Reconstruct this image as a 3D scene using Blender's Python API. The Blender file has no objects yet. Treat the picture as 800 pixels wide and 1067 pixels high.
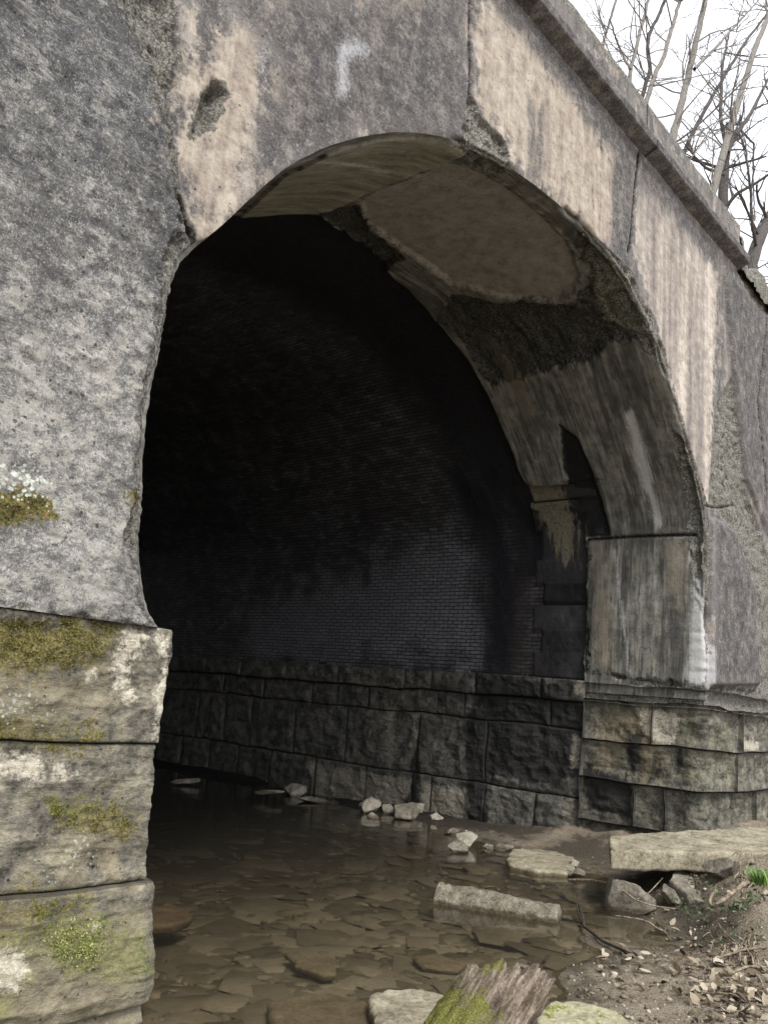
import bpy, math, random
import numpy as np
from math import radians
random.seed(7); rng = np.random.default_rng(7)
sc = bpy.context.scene
C = sc.collection

# ------------------------------------------------------------------ camera, sky, sun, exposure
FPX = 885.3; W0, H0 = 800.0, 1067.0
X_ = np.array([790.0, 256.5, FPX]); X_ /= np.linalg.norm(X_)
Y_ = np.array([-1025.0, 101.5, FPX]); Y_ -= X_ * (X_ @ Y_); Y_ /= np.linalg.norm(Y_)
Z_ = np.cross(X_, Y_)
if Z_[1] > 0: Z_ = -Z_
ROT = np.stack([X_, Y_, Z_])                 # world = ROT @ camera(x right, y down, z forward)
EYE = np.array([0.0, 0.0, 1.75])
cam = bpy.data.cameras.new('camera'); cam_o = bpy.data.objects.new('camera', cam); C.objects.link(cam_o)
right, down, fwd = ROT[:, 0], ROT[:, 1], ROT[:, 2]
from mathutils import Matrix, Vector
M = Matrix(((right[0], -down[0], -fwd[0], EYE[0]), (right[1], -down[1], -fwd[1], EYE[1]),
            (right[2], -down[2], -fwd[2], EYE[2]), (0, 0, 0, 1)))
cam_o.matrix_world = M
cam.sensor_fit = 'VERTICAL'; cam.sensor_height = 36.0; cam.lens = 36.0 * FPX / H0
cam.clip_start = 0.05; cam.clip_end = 2000
sc.camera = cam_o

SUN_EL, SUN_AZ = radians(52), radians(205)     # azimuth clockwise from +Y
world = bpy.data.worlds.new('World'); sc.world = world; world.use_nodes = True
wt = world.node_tree; wt.nodes.clear()
sky = wt.nodes.new('ShaderNodeTexSky'); sky.sky_type = 'NISHITA'; sky.sun_disc = False
sky.sun_elevation = SUN_EL; sky.sun_rotation = SUN_AZ; sky.dust_density = 4.0; sky.air_density = 1.0
hs = wt.nodes.new('ShaderNodeHueSaturation'); hs.inputs['Saturation'].default_value = 0.10
wt.links.new(sky.outputs[0], hs.inputs['Color'])
ovc = wt.nodes.new('ShaderNodeMix'); ovc.data_type = 'RGBA'; ovc.inputs[0].default_value = 0.62
ovc.inputs[7].default_value = (9.2, 9.5, 10.2, 1)     # even cloud cover
wt.links.new(hs.outputs[0], ovc.inputs[6])
bg = wt.nodes.new('ShaderNodeBackground'); bg.inputs['Strength'].default_value = 0.115
wo = wt.nodes.new('ShaderNodeOutputWorld')
wt.links.new(ovc.outputs[2], bg.inputs[0]); wt.links.new(bg.outputs[0], wo.inputs[0])
sun = bpy.data.lights.new('sun', 'SUN'); sun.energy = 1.5; sun.angle = radians(14); sun.color = (1.0, 0.95, 0.88)
sun_o = bpy.data.objects.new('sun', sun); C.objects.link(sun_o)
sd_ = Vector((math.sin(SUN_AZ) * math.cos(SUN_EL), math.cos(SUN_AZ) * math.cos(SUN_EL), math.sin(SUN_EL)))
sun_o.rotation_euler = sd_.to_track_quat('Z', 'Y').to_euler()
vs = sc.view_settings; vs.view_transform = 'Standard'; vs.look = 'None'; vs.gamma = 1; vs.exposure = 0.95
vs.use_curve_mapping = False

# ------------------------------------------------------------------ helpers
def ray(px, py):
    return ROT @ np.array([px - 400.0, py - 533.5, FPX])
def at(px, py, ax, val):
    """where the line of sight of a photo pixel meets a real plane (axis ax = val)"""
    r = ray(px, py); return EYE + r * ((val - EYE[ax]) / r[ax])

def hashf(ix, iy, iz, seed):
    h = (ix * 374761393 + iy * 668265263 + iz * 2147483647 + seed * 1274126177) & 0xffffffff
    h = ((h ^ (h >> 13)) * 1274126177) & 0xffffffff
    h = ((h ^ (h >> 16)) * 2246822519) & 0xffffffff
    return ((h ^ (h >> 15)) & 0xffffff) / float(0xffffff)
def vnoise(p, seed=0):
    p = np.asarray(p, dtype=np.float64)
    i = np.floor(p).astype(np.int64); f = p - i; f = f * f * f * (f * (f * 6 - 15) + 10)
    r = 0
    for dx in (0, 1):
        for dy in (0, 1):
            for dz in (0, 1):
                w = (f[..., 0] if dx else 1 - f[..., 0]) * (f[..., 1] if dy else 1 - f[..., 1]) * (f[..., 2] if dz else 1 - f[..., 2])
                r = r + w * hashf(i[..., 0] + dx, i[..., 1] + dy, i[..., 2] + dz, seed)
    return r * 2 - 1
def fbm(p, sc_=1.0, oc=4, gain=.5, seed=0):
    p = np.asarray(p) * sc_; a = 1; s = 0; n = 0
    for k in range(oc):
        s = s + a * vnoise(p * (2.03 ** k) + 17.3 * k, seed + k); n += a; a *= gain
    return s / n
def ridged(p, sc_=1.0, oc=4, seed=0):
    p = np.asarray(p) * sc_; a = 1; s = 0; n = 0
    for k in range(oc):
        s = s + a * (1 - 2 * np.abs(vnoise(p * (2.1 ** k) + 9.1 * k, seed + k))); n += a; a *= .5
    return s / n
def sstep(x, a, b):
    t = np.clip((x - a) / (b - a), 0, 1); return t * t * (3 - 2 * t)

def poly_sd(q, poly):
    """signed distance (positive inside) of points q (n,2) to a closed polygon"""
    poly = np.asarray(poly, float); d = np.full(len(q), 1e9); ins = np.zeros(len(q), bool)
    for a, b in zip(poly, np.roll(poly, -1, 0)):
        e = b - a; w = q - a; t = np.clip((w @ e) / max(e @ e, 1e-12), 0, 1)
        d = np.minimum(d, np.hypot(*(w - t[:, None] * e).T))
        c = ((a[1] > q[:, 1]) != (b[1] > q[:, 1]))
        if abs(e[1]) > 1e-12: ins ^= c & (q[:, 0] < e[0] * (q[:, 1] - a[1]) / e[1] + a[0])
    return np.where(ins, d, -d)
def line_sd(q, pts, width):
    d = np.full(len(q), 1e9); pts = np.asarray(pts, float)
    for a, b in zip(pts, pts[1:]):
        e = b - a; w = q - a; t = np.clip((w @ e) / max(e @ e, 1e-12), 0, 1)
        d = np.minimum(d, np.hypot(*(w - t[:, None] * e).T))
    return width - d
def marks(q, polys=(), lines=()):
    r = np.full(len(q), -.5)
    for p in polys: r = np.maximum(r, poly_sd(q, p))
    for l, w in lines: r = np.maximum(r, line_sd(q, l, w))
    return np.clip(r, -.5, .5)

def mesh_obj(name, verts, faces, mat, parent=None, attrs=None, uv=None, smooth=True):
    """faces: (n,4) or (n,3) int array, or list of such arrays"""
    fl = faces if isinstance(faces, list) else [faces]
    fl = [np.asarray(f, dtype=np.int32) for f in fl if len(f)]
    me = bpy.data.meshes.new(name)
    verts = np.asarray(verts, dtype=np.float32).reshape(-1, 3)
    idx = np.concatenate([f.ravel() for f in fl]); cnt = np.concatenate([np.full(len(f), f.shape[1], dtype=np.int32) for f in fl])
    me.vertices.add(len(verts)); me.vertices.foreach_set('co', verts.ravel())
    me.loops.add(len(idx)); me.loops.foreach_set('vertex_index', idx)
    me.polygons.add(len(cnt)); st = np.concatenate([[0], np.cumsum(cnt)[:-1]]).astype(np.int32)
    me.polygons.foreach_set('loop_start', st)
    try: me.polygons.foreach_set('loop_total', cnt)
    except Exception: pass
    me.update(calc_edges=True)
    if smooth: me.polygons.foreach_set('use_smooth', np.ones(len(cnt), dtype=bool))
    if uv is not None:
        l = me.uv_layers.new(name='UVMap'); l.data.foreach_set('uv', np.asarray(uv, dtype=np.float32)[idx].ravel())
    for k, v in (attrs or {}).items():
        a = me.attributes.new(k, 'FLOAT', 'POINT'); a.data.foreach_set('value', np.asarray(v, dtype=np.float32).ravel())
    me.validate(); me.update()
    me.materials.append(mat)
    o = bpy.data.objects.new(name, me); C.objects.link(o)
    if parent: o.parent = parent
    return o
def grid_faces(n, m, off=0, flip=False):
    i = np.arange(n * m).reshape(n, m)
    f = np.stack([i[:-1, :-1], i[1:, :-1], i[1:, 1:], i[:-1, 1:]], -1).reshape(-1, 4) + off
    return f[:, ::-1] if flip else f
def tag(o, label=None, cat=None, group=None, kind=None):
    if label: o['label'] = label
    if cat: o['category'] = cat
    if group: o['group'] = group
    if kind: o['kind'] = kind
    return o
def empty(name, loc=(0, 0, 0)):
    o = bpy.data.objects.new(name, None); C.objects.link(o); o.location = loc; o.empty_display_size = .2
    return o
def adopt(o, root):
    o.parent = root; o.matrix_parent_inverse = Matrix.Translation(root.location).inverted(); return o

def lin(c):
    return tuple(((x / 255) / 12.92 if x / 255 <= .04045 else ((x / 255 + .055) / 1.055) ** 2.4) for x in c) + (1,)

class N:
    """small node-building helper"""
    def __init__(s, name):
        s.m = bpy.data.materials.new(name); s.m.use_nodes = True; s.t = s.m.node_tree; s.t.nodes.clear()
        s.out = s.n('ShaderNodeOutputMaterial'); s.geo = s.n('ShaderNodeNewGeometry')
        s.tc = s.n('ShaderNodeTexCoord'); s.P = s.geo.outputs['Position']
    def n(s, k, **kw):
        x = s.t.nodes.new(k)
        for a, b in kw.items(): setattr(x, a, b)
        return x
    def put(s, sock, v):
        if isinstance(v, bpy.types.NodeSocket): s.t.links.new(v, sock)
        else:
            if sock.type == 'RGBA' and len(v) == 3: v = tuple(v) + (1,)
            sock.default_value = v
    def math(s, op, a, b=0.0, c=None, clamp=False):
        x = s.n('ShaderNodeMath', operation=op, use_clamp=clamp); s.put(x.inputs[0], a); s.put(x.inputs[1], b)
        if c is not None: s.put(x.inputs[2], c)
        return x.outputs[0]
    def scale(s, v3, vec=None):
        x = s.n('ShaderNodeVectorMath', operation='MULTIPLY'); s.put(x.inputs[0], vec or s.P); x.inputs[1].default_value = v3
        return x.outputs[0]
    def noise(s, sc_=5, det=6, rough=.6, vec=None, dist=0):
        x = s.n('ShaderNodeTexNoise'); s.put(x.inputs['Vector'], vec or s.P); x.inputs['Scale'].default_value = sc_
        x.inputs['Detail'].default_value = det; x.inputs['Roughness'].default_value = rough; x.inputs['Distortion'].default_value = dist
        return x.outputs['Fac']
    def voro(s, sc_=5, feat='F1', vec=None, out='Distance', rnd=1.0):
        x = s.n('ShaderNodeTexVoronoi', feature=feat); s.put(x.inputs['Vector'], vec or s.P); x.inputs['Scale'].default_value = sc_
        x.inputs['Randomness'].default_value = rnd
        return x.outputs[out]
    def mr(s, v, a, b, lo=0.0, hi=1.0, smooth=True):
        x = s.n('ShaderNodeMapRange'); x.interpolation_type = 'SMOOTHSTEP' if smooth else 'LINEAR'
        s.put(x.inputs[0], v); s.put(x.inputs[1], a); s.put(x.inputs[2], b); s.put(x.inputs[3], lo); s.put(x.inputs[4], hi)
        return x.outputs[0]
    def ramp(s, v, stops, interp='LINEAR', gain=1.45):
        v = s.mr(v, .5 - .5 / gain, .5 + .5 / gain, 0, 1, False)
        x = s.n('ShaderNodeValToRGB'); s.put(x.inputs[0], v); r = x.color_ramp; r.interpolation = interp
        while len(r.elements) < len(stops): r.elements.new(.5)
        for e, (p, c) in zip(r.elements, stops): e.position = p; e.color = tuple(c)[:3] + (1,)
        return x.outputs[0]
    def mix(s, f, a, b, mode='MIX'):
        x = s.n('ShaderNodeMix', data_type='RGBA', blend_type=mode); s.put(x.inputs[0], f); s.put(x.inputs[6], a); s.put(x.inputs[7], b)
        return x.outputs[2]
    def attr(s, k):
        x = s.n('ShaderNodeAttribute'); x.attribute_name = k; return x.outputs['Fac']
    def sdmask(s, k, nz, amp=.2, soft=.03):
        """crisp-edged mask from a stored distance attribute broken up by noise"""
        v = s.math('MULTIPLY_ADD', s.math('SUBTRACT', nz, .5), amp * 2.0, s.attr(k)); return s.mr(v, -soft, soft)
    def bump(s, h, strength=.5, dist=.02, prev=None):
        x = s.n('ShaderNodeBump'); s.put(x.inputs['Height'], h); s.put(x.inputs['Strength'], strength); x.inputs['Distance'].default_value = dist
        if prev: s.put(x.inputs['Normal'], prev)
        return x.outputs[0]
    def finish(s, col, rough=.85, nrm=None, spec=.3):
        b = s.n('ShaderNodeBsdfPrincipled'); s.put(b.inputs['Base Color'], col); s.put(b.inputs['Roughness'], rough)
        b.inputs['Specular IOR Level'].default_value = spec
        if nrm: s.put(b.inputs['Normal'], nrm)
        s.t.links.new(b.outputs[0], s.out.inputs[0]); return s.m

# ------------------------------------------------------------------ materials
def mat_facade():
    s = N('weathered_concrete')
    fine = s.noise(38, 8, .7); mid = s.noise(7, 8, .68); big = s.noise(1.7, 5, .6)
    board = s.noise(2.2, 6, .65, s.scale((.7, 1, 7)))                     # horizontal board marks
    strk = s.noise(3.0, 7, .65, s.scale((1.0, 1, .16)))                    # vertical run-off streaks
    strk2 = s.noise(7.5, 6, .7, s.scale((1.0, 1, .10)))
    # grey lichen-speckled panel
    g = s.ramp(s.math('MULTIPLY_ADD', fine, .5, s.math('MULTIPLY', mid, .5)),
               [(.30, (.05, .05, .053)), (.42, (.105, .103, .10)), (.52, (.17, .165, .157)), (.60, (.31, .30, .272)), (.75, (.50, .48, .43))])
    g = s.mix(s.mr(big, .40, .62), g, s.mix(.55, g, (.115, .115, .122)))
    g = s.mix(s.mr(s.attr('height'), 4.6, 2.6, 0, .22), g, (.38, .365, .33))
    g = s.mix(s.mr(board, .56, .70, 0, .30), g, (.07, .07, .075))
    vf = s.noise(85, 5, .8); g = s.mix(s.mr(vf, .555, .575, 0, .5), g, (.56, .54, .49)); g = s.mix(s.mr(vf, .45, .41, 0, .6), g, (.045, .044, .046))
    blot = s.noise(13, 9, .78); hb = s.math('ADD', blot, s.math('ADD', s.mr(s.attr('height'), 5.0, 2.8, -.045, .02, False), s.mr(big, .3, .7, -.09, .09, False))); g = s.mix(s.mr(hb, .553, .568, 0, .50), g, (.41, .39, .34)); g = s.mix(s.mr(hb, .475, .455, 0, .55), g, (.07, .069, .07)); stn = s.noise(1.1, 6, .65, s.scale((1.2, 1, .7))); g = s.mix(s.mr(stn, .50, .58, 0, .55), g, s.mix(1.0, g, (.45, .45, .47), 'MULTIPLY'))
    crv = s.noise(26, 6, .75, s.scale((1, 1, 2.2))); g = s.mix(s.mr(crv, .40, .375, 0, .85), g, (.025, .025, .025))
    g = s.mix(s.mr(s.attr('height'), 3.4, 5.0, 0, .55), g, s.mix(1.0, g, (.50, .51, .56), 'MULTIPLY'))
    bl = s.noise(3.0, 8, .78, s.scale((.9, 1, 6)), .3); blm = s.mr(s.noise(1.4, 3), .46, .58); g = s.mix(s.math('MULTIPLY', s.mr(bl, .565, .60, 0, .42), blm), g, (.05, .05, .054)); g = s.mix(s.math('MULTIPLY', s.mr(bl, .44, .41, 0, .30), blm), g, (.42, .41, .37))
    ptz = s.math('MULTIPLY', s.mr(s.math('ADD', s.voro(12, 'F1'), s.math('MULTIPLY', fine, .5)), .42, .34), s.mr(s.noise(2.3, 3), .5, .56)); g = s.mix(s.math('MULTIPLY', ptz, .8), g, (.022, .021, .02))
    # smooth render of the middle panels
    v = s.ramp(s.math('MULTIPLY_ADD', strk, .55, s.math('MULTIPLY', mid, .45)),
               [(.30, (.045, .042, .042)), (.44, (.105, .098, .095)), (.54, (.175, .163, .152)), (.68, (.31, .285, .25))])
    tn = s.noise(2.6, 7, .68, s.scale((1.3, 1, .8))); v = s.mix(s.mr(tn, .52, .60, 0, .55), v, (.38, .32, .265)); v = s.mix(s.mr(s.noise(5, 8, .75), .55, .60, 0, .45), v, (.44, .42, .40))
    v = s.mix(s.mr(vf, .55, .60, 0, .35), v, (.48, .45, .42)); v = s.mix(s.mr(vf, .45, .40, 0, .4), v, (.05, .045, .05))
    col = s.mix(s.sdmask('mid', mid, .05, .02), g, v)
    tan = s.ramp(s.math('MULTIPLY_ADD', strk2, .5, s.math('MULTIPLY', mid, .5)),
                 [(.30, (.13, .11, .10)), (.40, (.27, .22, .185)), (.50, (.36, .31, .25)), (.62, (.46, .405, .335)), (.75, (.54, .49, .42))])
    col = s.mix(s.math('MULTIPLY', s.sdmask('tan', s.math('MULTIPLY_ADD', strk, .5, s.math('MULTIPLY', mid, .5)), 1.1, .10), .88), col, tan)
    pink = s.ramp(s.math('ADD', s.math('MULTIPLY', s.noise(3.5, 5, .6, s.scale((1, 1, .06))), .6), s.math('MULTIPLY', mid, .4)),
                  [(.26, (.13, .115, .11)), (.42, (.24, .21, .19)), (.55, (.34, .30, .26)), (.70, (.54, .485, .42)), (.85, (.50, .44, .37))], gain=1.8)
    diag = s.noise(9, 4, .6, s.scale((1, 1, 4)))
    pink = s.mix(s.mr(diag, .52, .68, 0, .4), pink, (.16, .12, .12))
    col = s.mix(s.sdmask('pink', mid, .35, .06), col, pink)
    dk = s.ramp(s.math('MULTIPLY_ADD', mid, .5, s.math('MULTIPLY', fine, .5)), [(.36, (.035, .033, .034)), (.5, (.085, .080, .080)), (.66, (.22, .205, .19))])
    col = s.mix(s.math('MULTIPLY', s.sdmask('dark', s.math('MULTIPLY_ADD', strk, .6, s.math('MULTIPLY', mid, .4)), .9, .10), .88), col, dk)
    # spalled zones: exposed gravelly aggregate
    agg = s.voro(70, 'F1'); agg2 = s.noise(45, 6, .8)
    rc = s.ramp(s.math('MULTIPLY_ADD', s.voro(70, 'F1', out='Color'), .22, s.math('MULTIPLY', agg2, .78)),
                [(.22, (.05, .05, .042)), (.38, (.175, .165, .142)), (.50, (.32, .305, .268)), (.64, (.47, .46, .40)), (.8, (.62, .60, .53))])
    rc = s.mix(s.mr(agg, .5, .8, 0, .5), rc, (.04, .04, .034)); rc = s.mix(s.mr(mid, .46, .36, 0, .7), rc, (.06, .062, .045))
    rm = s.sdmask('rough', mid, .16, .015)
    col = s.mix(rm, col, rc)
    # small dark pits everywhere
    pit = s.mr(s.math('ADD', s.voro(13, 'F1'), s.math('MULTIPLY', s.noise(21, 3), .25)), .23, .14)
    col = s.mix(s.math('MULTIPLY', pit, .75), col, (.03, .03, .028))
    spk = s.math('MULTIPLY', s.mr(s.noise(75, 3, .8), .60, .68), .45); col = s.mix(spk, col, (.58, .57, .53))
    col = s.mix(s.sdmask('crack', fine, .03, .006), col, (.025, .023, .025))
    col = s.mix(s.math('MULTIPLY', s.sdmask('white', s.math('MULTIPLY_ADD', fine, .5, s.math('MULTIPLY', vf, .5)), .20, .06), .4), col, (.68, .69, .72))
    mos = s.ramp(s.noise(60, 4, .7), [(.35, (.035, .04, .012)), (.55, (.13, .12, .035)), (.7, (.25, .14, .07))])
    col = s.mix(s.sdmask('moss', s.math('MULTIPLY_ADD', fine, .6, s.math('MULTIPLY', mid, .4)), .22, .02), col, mos)
    col = s.mix(s.sdmask('lich', s.math('SUBTRACT', .78, s.voro(40, 'F1')), .18, .03), col, s.ramp(fine, [(.4, (.26, .28, .24)), (.6, (.56, .58, .52))]))
    h = s.math('ADD', s.math('MULTIPLY', fine, .6), s.math('MULTIPLY', mid, 1.0))
    n1 = s.bump(h, .6, .022)
    n1 = s.bump(s.math('MULTIPLY', s.math('ADD', s.math('MULTIPLY', agg, -.8), s.math('MULTIPLY', agg2, 2.0)), rm), .9, .03, n1)
    n1 = s.bump(s.math('MULTIPLY', pit, -1.0), .8, .02, n1)
    n1 = s.bump(s.math('MULTIPLY', s.sdmask('crack', fine, .03, .012), -1.0), 1.0, .03, n1)
    return s.finish(col, .9, n1, .25)

def mat_soffit():
    s = N('soffit_concrete')
    fine = s.noise(32, 8, .7); mid = s.noise(6, 7, .66)
    uvn = s.tc.outputs['UV']
    st = s.noise(5, 7, .66, s.scale((2.2, .32, 1), uvn)); st2 = s.noise(11, 6, .7, s.scale((2.4, .14, 1), uvn))
    c = s.ramp(s.math('MULTIPLY_ADD', st, .55, s.math('MULTIPLY', mid, .45)),
               [(.30, (.055, .055, .05)), (.44, (.125, .122, .108)), (.56, (.21, .205, .18)), (.72, (.33, .325, .295))])
    c = s.mix(s.mr(st2, .54, .62, 0, .55), c, (.32, .29, .23)); bigs = s.noise(2.2, 4, .6, s.scale((2.2, .25, 1), uvn)); c = s.mix(s.mr(bigs, .50, .57, 0, .6), c, (.045, .044, .04))
    c = s.mix(s.mr(st2, .44, .34, 0, .7), c, (.03, .03, .028))
    pn = s.ramp(s.math('MULTIPLY_ADD', fine, .4, s.math('MULTIPLY', mid, .6)), [(.30, (.17, .158, .145)), (.52, (.29, .268, .24)), (.72, (.38, .355, .32))])
    c = s.mix(s.sdmask('panel', s.math('MULTIPLY_ADD', mid, .6, s.math('MULTIPLY', fine, .4)), .30, .05), c, pn)
    gr = s.ramp(s.math('MULTIPLY_ADD', fine, .3, s.math('MULTIPLY', st, .7)), [(.32, (.12, .115, .085)), (.55, (.27, .258, .195)), (.75, (.40, .385, .31))])
    c = s.mix(s.sdmask('crown', mid, .08, .02), c, gr)
    ag = s.voro(60, 'F1'); ag2 = s.noise(40, 6, .8)
    rc = s.ramp(s.math('MULTIPLY_ADD', s.voro(60, 'F1', out='Color'), .2, s.math('MULTIPLY', ag2, .8)),
                [(.30, (.022, .022, .02)), (.46, (.06, .06, .052)), (.58, (.12, .118, .10)), (.74, (.22, .215, .185))])
    rm = s.sdmask('rough', mid, .25, .02)
    c = s.mix(rm, c, rc)
    rl = s.sdmask('pale', mid, .16, .02)
    c = s.mix(rl, c, s.ramp(s.math('MULTIPLY_ADD', s.voro(60, 'F1', out='Color'), .2, s.math('MULTIPLY', ag2, .8)),
                            [(.3, (.05, .05, .042)), (.5, (.20, .20, .165)), (.65, (.40, .39, .33)), (.8, (.55, .53, .46))]))
    spk = s.math('MULTIPLY', s.mr(s.voro(30, 'F1'), .22, .14), s.sdmask('speck', mid, .6, .1)); c = s.mix(spk, c, (.02, .02, .018))
    c = s.mix(s.sdmask('soot', mid, .07, .02), c, (.012, .012, .012))
    c = s.mix(s.math('MULTIPLY', s.sdmask('tanrun', s.math('MULTIPLY_ADD', st2, .6, s.math('MULTIPLY', mid, .4)), .35, .08), .5), c, (.24, .205, .15))
    c = s.mix(s.math('MULTIPLY', s.sdmask('white', s.math('MULTIPLY_ADD', fine, .4, s.math('MULTIPLY', st2, .6)), .16, .05), .75), c, (.60, .60, .59))
    c = s.mix(s.sdmask('crack', fine, .03, .008), c, (.012, .012, .012))
    h = s.math('ADD', s.math('MULTIPLY', fine, .5), s.math('MULTIPLY', mid, 1.0))
    n1 = s.bump(h, .5, .03)
    rr = s.math('MAXIMUM', rm, rl)
    n1 = s.bump(s.math('MULTIPLY', s.math('ADD', s.math('MULTIPLY', ag, -.6), s.math('MULTIPLY', ag2, 2.0)), rr), .9, .03, n1)
    n1 = s.bump(s.math('MULTIPLY', s.sdmask('crack', fine, .03, .015), -1.0), 1.0, .03, n1)
    return s.finish(c, .8, n1, .3)

def mat_brick():
    s = N('sooty_brick')
    uv = s.tc.outputs['UV']; mid = s.noise(3.2, 6, .6); fine = s.noise(30, 6, .7); big = s.noise(.5, 4, .55)
    wob = s.n('ShaderNodeVectorMath', operation='ADD'); s.put(wob.inputs[0], uv)
    nx = s.n('ShaderNodeTexNoise'); s.put(nx.inputs['Vector'], uv); nx.inputs['Scale'].default_value = 3.5; nx.inputs['Detail'].default_value = 3
    sb = s.n('ShaderNodeVectorMath', operation='MULTIPLY_ADD'); s.put(sb.inputs[0], nx.outputs['Color']); sb.inputs[1].default_value = (.03, .03, 0); sb.inputs[2].default_value = (-.015, -.015, 0)
    s.put(wob.inputs[1], sb.outputs[0])
    b = s.n('ShaderNodeTexBrick'); s.put(b.inputs['Vector'], wob.outputs[0]); b.inputs['Scale'].default_value = 1.0
    b.inputs['Brick Width'].default_value = .18; b.inputs['Row Height'].default_value = .057; b.inputs['Mortar Size'].default_value = .0068
    b.inputs['Mortar Smooth'].default_value = .2; b.inputs['Bias'].default_value = -.1
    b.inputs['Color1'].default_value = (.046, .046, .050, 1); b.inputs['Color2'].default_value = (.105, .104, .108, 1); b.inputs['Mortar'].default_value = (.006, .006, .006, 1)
    c = b.outputs['Color']; mort = b.outputs['Fac']
    c = s.mix(s.mr(mid, .50, .64, 0, .8), c, s.mix(1.0, c, (1.9, 1.9, 2.05), 'MULTIPLY'))
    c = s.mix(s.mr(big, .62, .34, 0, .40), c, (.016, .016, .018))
    c = s.mix(s.mr(fine, .54, .68, 0, .25), c, (.10, .085, .075))
    c = s.mix(s.sdmask('rusty', mid, .3, .15), c, s.mix(.5, c, (.05, .034, .026)))
    lo = s.math('MULTIPLY', s.sdmask('pale_brick', s.noise(2.2, 5, .6), 1.3, .35), s.mr(mort, .2, .8, 1, .1)); c = s.mix(s.math('MULTIPLY', s.math('MULTIPLY', lo, s.mr(fine, .35, .65, .15, 1)), .75), c, (.26, .26, .29))  # paler brick faces low on the right side of the vault
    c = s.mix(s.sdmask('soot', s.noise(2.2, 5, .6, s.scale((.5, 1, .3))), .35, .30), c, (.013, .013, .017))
    q = s.sdmask('quoin', fine, .015, .004)
    qc = s.ramp(s.math('MULTIPLY_ADD', mid, .6, s.math('MULTIPLY', s.attr('rnd'), .4)), [(.2, (.010, .010, .013)), (.6, (.04, .039, .040)), (.85, (.085, .08, .075))])
    qc = s.mix(s.math('MULTIPLY', s.sdmask('lime', s.noise(14, 7, .75, s.scale((1, 1, .10))), .40, .05), s.mr(fine, .3, .6, .3, 1)), qc, (.20, .185, .13))
    c = s.mix(q, c, qc)
    c = s.mix(s.sdmask('joint', fine, .01, .004), c, (.004, .004, .004))
    h = s.math('MULTIPLY', mort, -1.0); n1 = s.bump(s.math('MULTIPLY', h, s.math('SUBTRACT', 1.0, q)), .8, .012)
    n1 = s.bump(s.math('ADD', fine, s.math('MULTIPLY', mid, 1.2)), .5, .02, n1)
    return s.finish(c, s.mr(fine, .3, .7, .42, .72), n1, .5)

def mat_stone(name, tone=1.0, warm=(1, 1, 1), wet=.8, moss=True, k=1.0, pk=1.0, gk=1.0):
    s = N(name)
    fine = s.noise(34 * k, 8, .7); mid = s.noise(6.5 * k, 8, .66); bed = s.noise(5 * k, 6, .7, s.scale((1, 1, 4)))
    def T(c): return tuple(x * tone * w for x, w in zip(c, warm))
    c = s.ramp(s.math('MULTIPLY_ADD', fine, .35, s.math('MULTIPLY', mid, .65)),
               [(.32, T((.05, .048, .042))), (.43, T((.14, .135, .12))), (.52, T((.23, .22, .19))), (.62, T((.34, .32, .265))), (.76, T((.50, .47, .39)))])
    c = s.mix(s.mr(bed, .54, .70, 0, .6), c, T((.10, .096, .08)))
    c = s.mix(s.mr(s.attr('rnd'), 0, 1, .0, .45, False), c, s.mix(1.0, c, (.55, .56, .58), 'MULTIPLY'))
    pit = s.mr(s.math('ADD', s.voro(17 * k, 'F1'), s.math('MULTIPLY', s.noise(25, 3), .3)), .30, .19)
    pit = s.math('MULTIPLY', pit, s.mr(s.noise(3.1, 3), .45, .58)); c = s.mix(s.math('MULTIPLY', pit, .85), c, (.022, .02, .016))
    if moss:
        mn = s.math('MULTIPLY_ADD', fine, .5, s.math('MULTIPLY', mid, .5))
        mc = s.ramp(s.noise(70, 4, .75), [(.32, (.028, .026, .008)), (.48, (.10, .085, .02)), (.60, (.18, .15, .035)), (.74, (.30, .27, .10))])
        c = s.mix(s.math('MULTIPLY', s.sdmask('moss', mn, .55, .05), .92), c, mc)
        gc = s.ramp(s.noise(80, 3, .7), [(.35, (.05, .06, .008)), (.6, (.17, .20, .03))])
        c = s.mix(s.math('MULTIPLY', s.sdmask('green', mn, .45, .06), .75 * gk), c, gc)
        c = s.mix(s.sdmask('lich', s.math('SUBTRACT', .78, s.voro(38, 'F1')), .20, .03), c, s.ramp(fine, [(.4, (.28, .30, .26)), (.6, (.52, .55, .49))]))
    c = s.mix(s.math('MULTIPLY', s.sdmask('soot', s.noise(5, 6, .65, s.scale((1, 1, .4))), .3, .05), .9), c, (.014, .014, .014))
    c = s.mix(s.math('MULTIPLY', s.sdmask('ochre', s.noise(8, 7, .7, s.scale((1, 1, .35))), .45, .07), .40), c, (.30, .25, .15))
    mn2 = s.math('MULTIPLY_ADD', fine, .5, s.math('MULTIPLY', mid, .5))
    c = s.mix(s.math('MULTIPLY', s.sdmask('pale', mn2, .16, .03), .8), c, s.ramp(fine, [(.38, (.42 * pk, .37 * pk, .28 * pk)), (.6, (.68 * pk, .63 * pk, .52 * pk))]))
    c = s.mix(s.mr(s.attr('edge'), .5, .0, 0, .7), c, (.02, .019, .016))
    h = s.math('ADD', s.math('MULTIPLY', fine, .55), s.math('ADD', s.math('MULTIPLY', mid, 1.2), s.math('MULTIPLY', bed, .6)))
    n1 = s.bump(h, .8, .045); n1 = s.bump(s.math('MULTIPLY', pit, -1.0), .8, .03, n1)
    return s.finish(c, wet, n1, .35)

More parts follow.
